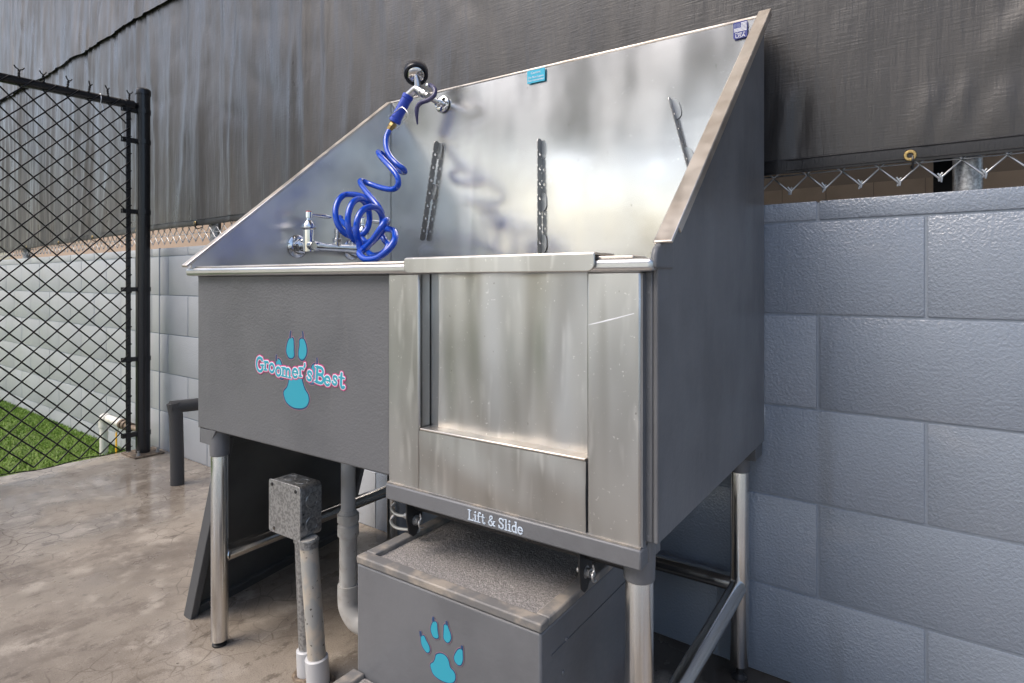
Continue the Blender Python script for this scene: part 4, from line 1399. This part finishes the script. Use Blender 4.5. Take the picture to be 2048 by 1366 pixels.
for (xa, ya, xb, yb, r, m) in ((-1.158, .853, -1.151, .862, .0148, 'galvanised'), (-1.122, .845, -1.104, .858, .0195, 'old_conduit')):
    pts = [(xa + (xb - xa) * (1 - t), ya + (yb - ya) * (1 - t), .325 * t) for t in (0, .25, .5, .75, 1)]
    pts = [(xb + (xa - xb) * t, yb + (ya - yb) * t, .006 + .315 * t) for t in (0, .25, .5, .75, 1)]
    cd = eb.part('conduit', MB().tube(pts, r, 20), m)
    eb.part('coupling', MB().lathe((xb, yb, .0), (xa - xb, ya - yb, .32), [(0, r + .003), (.002, r + .0055), (.058, r + .0055), (.06, r + .003)], 22), 'pvc_grey', cd)
    dr = MB()
    ring_ = []
    for k in range(29):
        t = 2 * math.pi * k / 28
        rad_ = r + .011 + .003 * nz(math.cos(t) * 2 + xb * 50, math.sin(t) * 2)
        ring_.append((xb + rad_ * math.cos(t), yb + rad_ * math.sin(t), .0005))
    dr.tube(ring_, [.006 + .0022 * nz(k * .9, 5) for k in range(29)], 8, cap=False)
    eb.part('grout_ring', dr, 'rust', cd)
    eb.part('connector', MB().lathe((xa, ya, ez0 - .016), (0, 0, 1), [(0, r + .001), (.001, r + .002), (.012, r + .002), (.0135, r + .0035), (.0175, r + .0035)], 18), 'galvanised', cd)

# ------------------------------------------------------------------ drain pipe
dx_, dy_ = -1.185, 1.01
dp = Thing('drain_pipe', 'grey plastic drain pipe with coupling and elbow below the tub', 'pipe', (dx_, dy_, 0), 't')
dp.part('tailpiece', MB().tube([(dx_, dy_, .30), (dx_, dy_, ZB - .001)], .0175, 20), 'pvc_grey')
dp.part('slip_nut', MB().lathe((dx_, dy_, .255), (0, 0, 1), [(0, .024), (.002, .026), (.026, .026), (.03, .0225), (.034, .0225), (.036, .0265), (.054, .0265), (.056, .0225), (.064, .0195)], 22), 'pvc_offwhite')
dp.part('riser', MB().tube([(dx_, dy_, .115), (dx_, dy_, .258)], .0215, 22), 'pvc_offwhite')
dp.part('elbow', MB().tube(smooth([(dx_, dy_, .135), (dx_, dy_, .1), (dx_ + .006, dy_, .075), (dx_ + .03, dy_ + .004, .05), (dx_ + .07, dy_ + .012, .044)], 6), .0258, 22), 'pvc_offwhite')
dp.part('outlet', MB().tube([(dx_ + .06, dy_ + .01, .044), (dx_ + .32, dy_ + .07, .04)], .0215, 20), 'pvc_offwhite')

# ------------------------------------------------------------------ board leaning under the tub
lb = Thing('leaning_panel', 'dark grey framed panel leaning under the left end of the tub', 'panel', (-1.64, 1.12, 0), 't')
B0, B1 = Vector((-1.605, .832, .003)), Vector((-1.69, 1.425, .003))
topv = Vector((.152, .012, .497))
along = B1 - B0
nrm_ = along.cross(topv).normalized()
if nrm_.x < 0:
    nrm_ = -nrm_
lb.part('face', MB().prism([B0, B1, B1 + topv, B0 + topv], nrm_ * -.006), 'board_dark')
u1, v1 = along.normalized(), topv.normalized()
La, Lt = along.length, topv.length


def strip(a0, a1, b0, b1, th):
    p = lambda a, b_: B0 + u1 * a + v1 * b_ - nrm_ * .0125
    return MB().prism([p(a0, b0), p(a1, b0), p(a1, b1), p(a0, b1)], nrm_ * th)


lb.part('front_edge', strip(-.004, .018, -.002, Lt, .03), 'board_grey', bevel=.002)
lb.part('rear_edge', strip(La - .018, La + .004, -.002, Lt, .03), 'board_grey', bevel=.002)
lb.part('bottom_edge', strip(.0185, La - .0185, -.002, .026, .024), 'board_dark', bevel=.002)
lb.part('top_edge', strip(.0185, La - .0185, Lt - .03, Lt, .024), 'board_dark', bevel=.002)

# =================================================================== ACROSS THE YARD (seen only in reflections)
rnd = random.Random(3)
crown = None
for k in range(13):
    tx, ty = -64 + k * 5.2 + rnd.uniform(-.6, .6), -62 + rnd.uniform(-1.5, 1.5)
    tr = Thing('tree', 'leafy green tree in the row across the yard', 'tree', (tx, ty, -.06), 'w', 'trees across the yard')
    tr.o.scale = (1, 1, rnd.uniform(.7, .9))
    if crown is None:
        tk = MB().tube([(0, 0, 0), (.1, 0, 1.0), (0, .1, 3)], [.2, .15, .05], 10)
        for q_ in range(5):
            a = q_ * 1.26
            tk.tube([(.05, 0, .9 + .2 * q_), (1.2 * math.cos(a), 1.2 * math.sin(a), 2 + .3 * q_)], [.08, .03], 6)
        trunk = tk.mesh('trunk', 'bark')
        vs, fs = [], []
        for q_ in range(3600):
            ph, ct = rnd.uniform(0, 6.283), rnd.uniform(-1, 1)
            rad = rnd.random() ** .4
            st_ = math.sqrt(1 - ct * ct)
            bump = 1 + .25 * nz(math.cos(ph) * st_ * 2 + 7, math.sin(ph) * st_ * 2, ct * 2)
            c_ = Vector((2.9 * rad * bump * st_ * math.cos(ph), 2.6 * rad * bump * st_ * math.sin(ph), 2.2 + 2.0 * rad * bump * ct))
            e1 = Vector((rnd.gauss(0, 1), rnd.gauss(0, 1), rnd.gauss(0, 1))).normalized() * .16
            e2 = e1.orthogonal().normalized() * .11
            n0 = len(vs)
            vs += [c_ - e1, c_ + e2, c_ + e1, c_ - e2]
            fs.append((n0, n0 + 1, n0 + 2, n0 + 3))
        crown = bpy.data.meshes.new('crown')
        crown.from_pydata(vs, [], fs)
        crown.materials.append(MATS['leaf'])
    tr.part('trunk', trunk, 'bark')
    tr.part('crown', crown, 'leaf')
for px_, py_ in ((-12.6, -13), (-5.5, -13), (2.2, -13), (8.7, -13), (-12.6, -6.8), (-5.5, -6.8), (2.2, -6.8), (8.7, -6.8)):
    single('roof_post', MB().box(px_ - .08, px_ + .08, py_ - .08, py_ + .08, -.1, 4.6), 'galvanised', 'square steel post holding up the roof edge', 'post', (px_, py_, 0), 'w', bevel=.006)['group'] = 'roof posts along the open side'
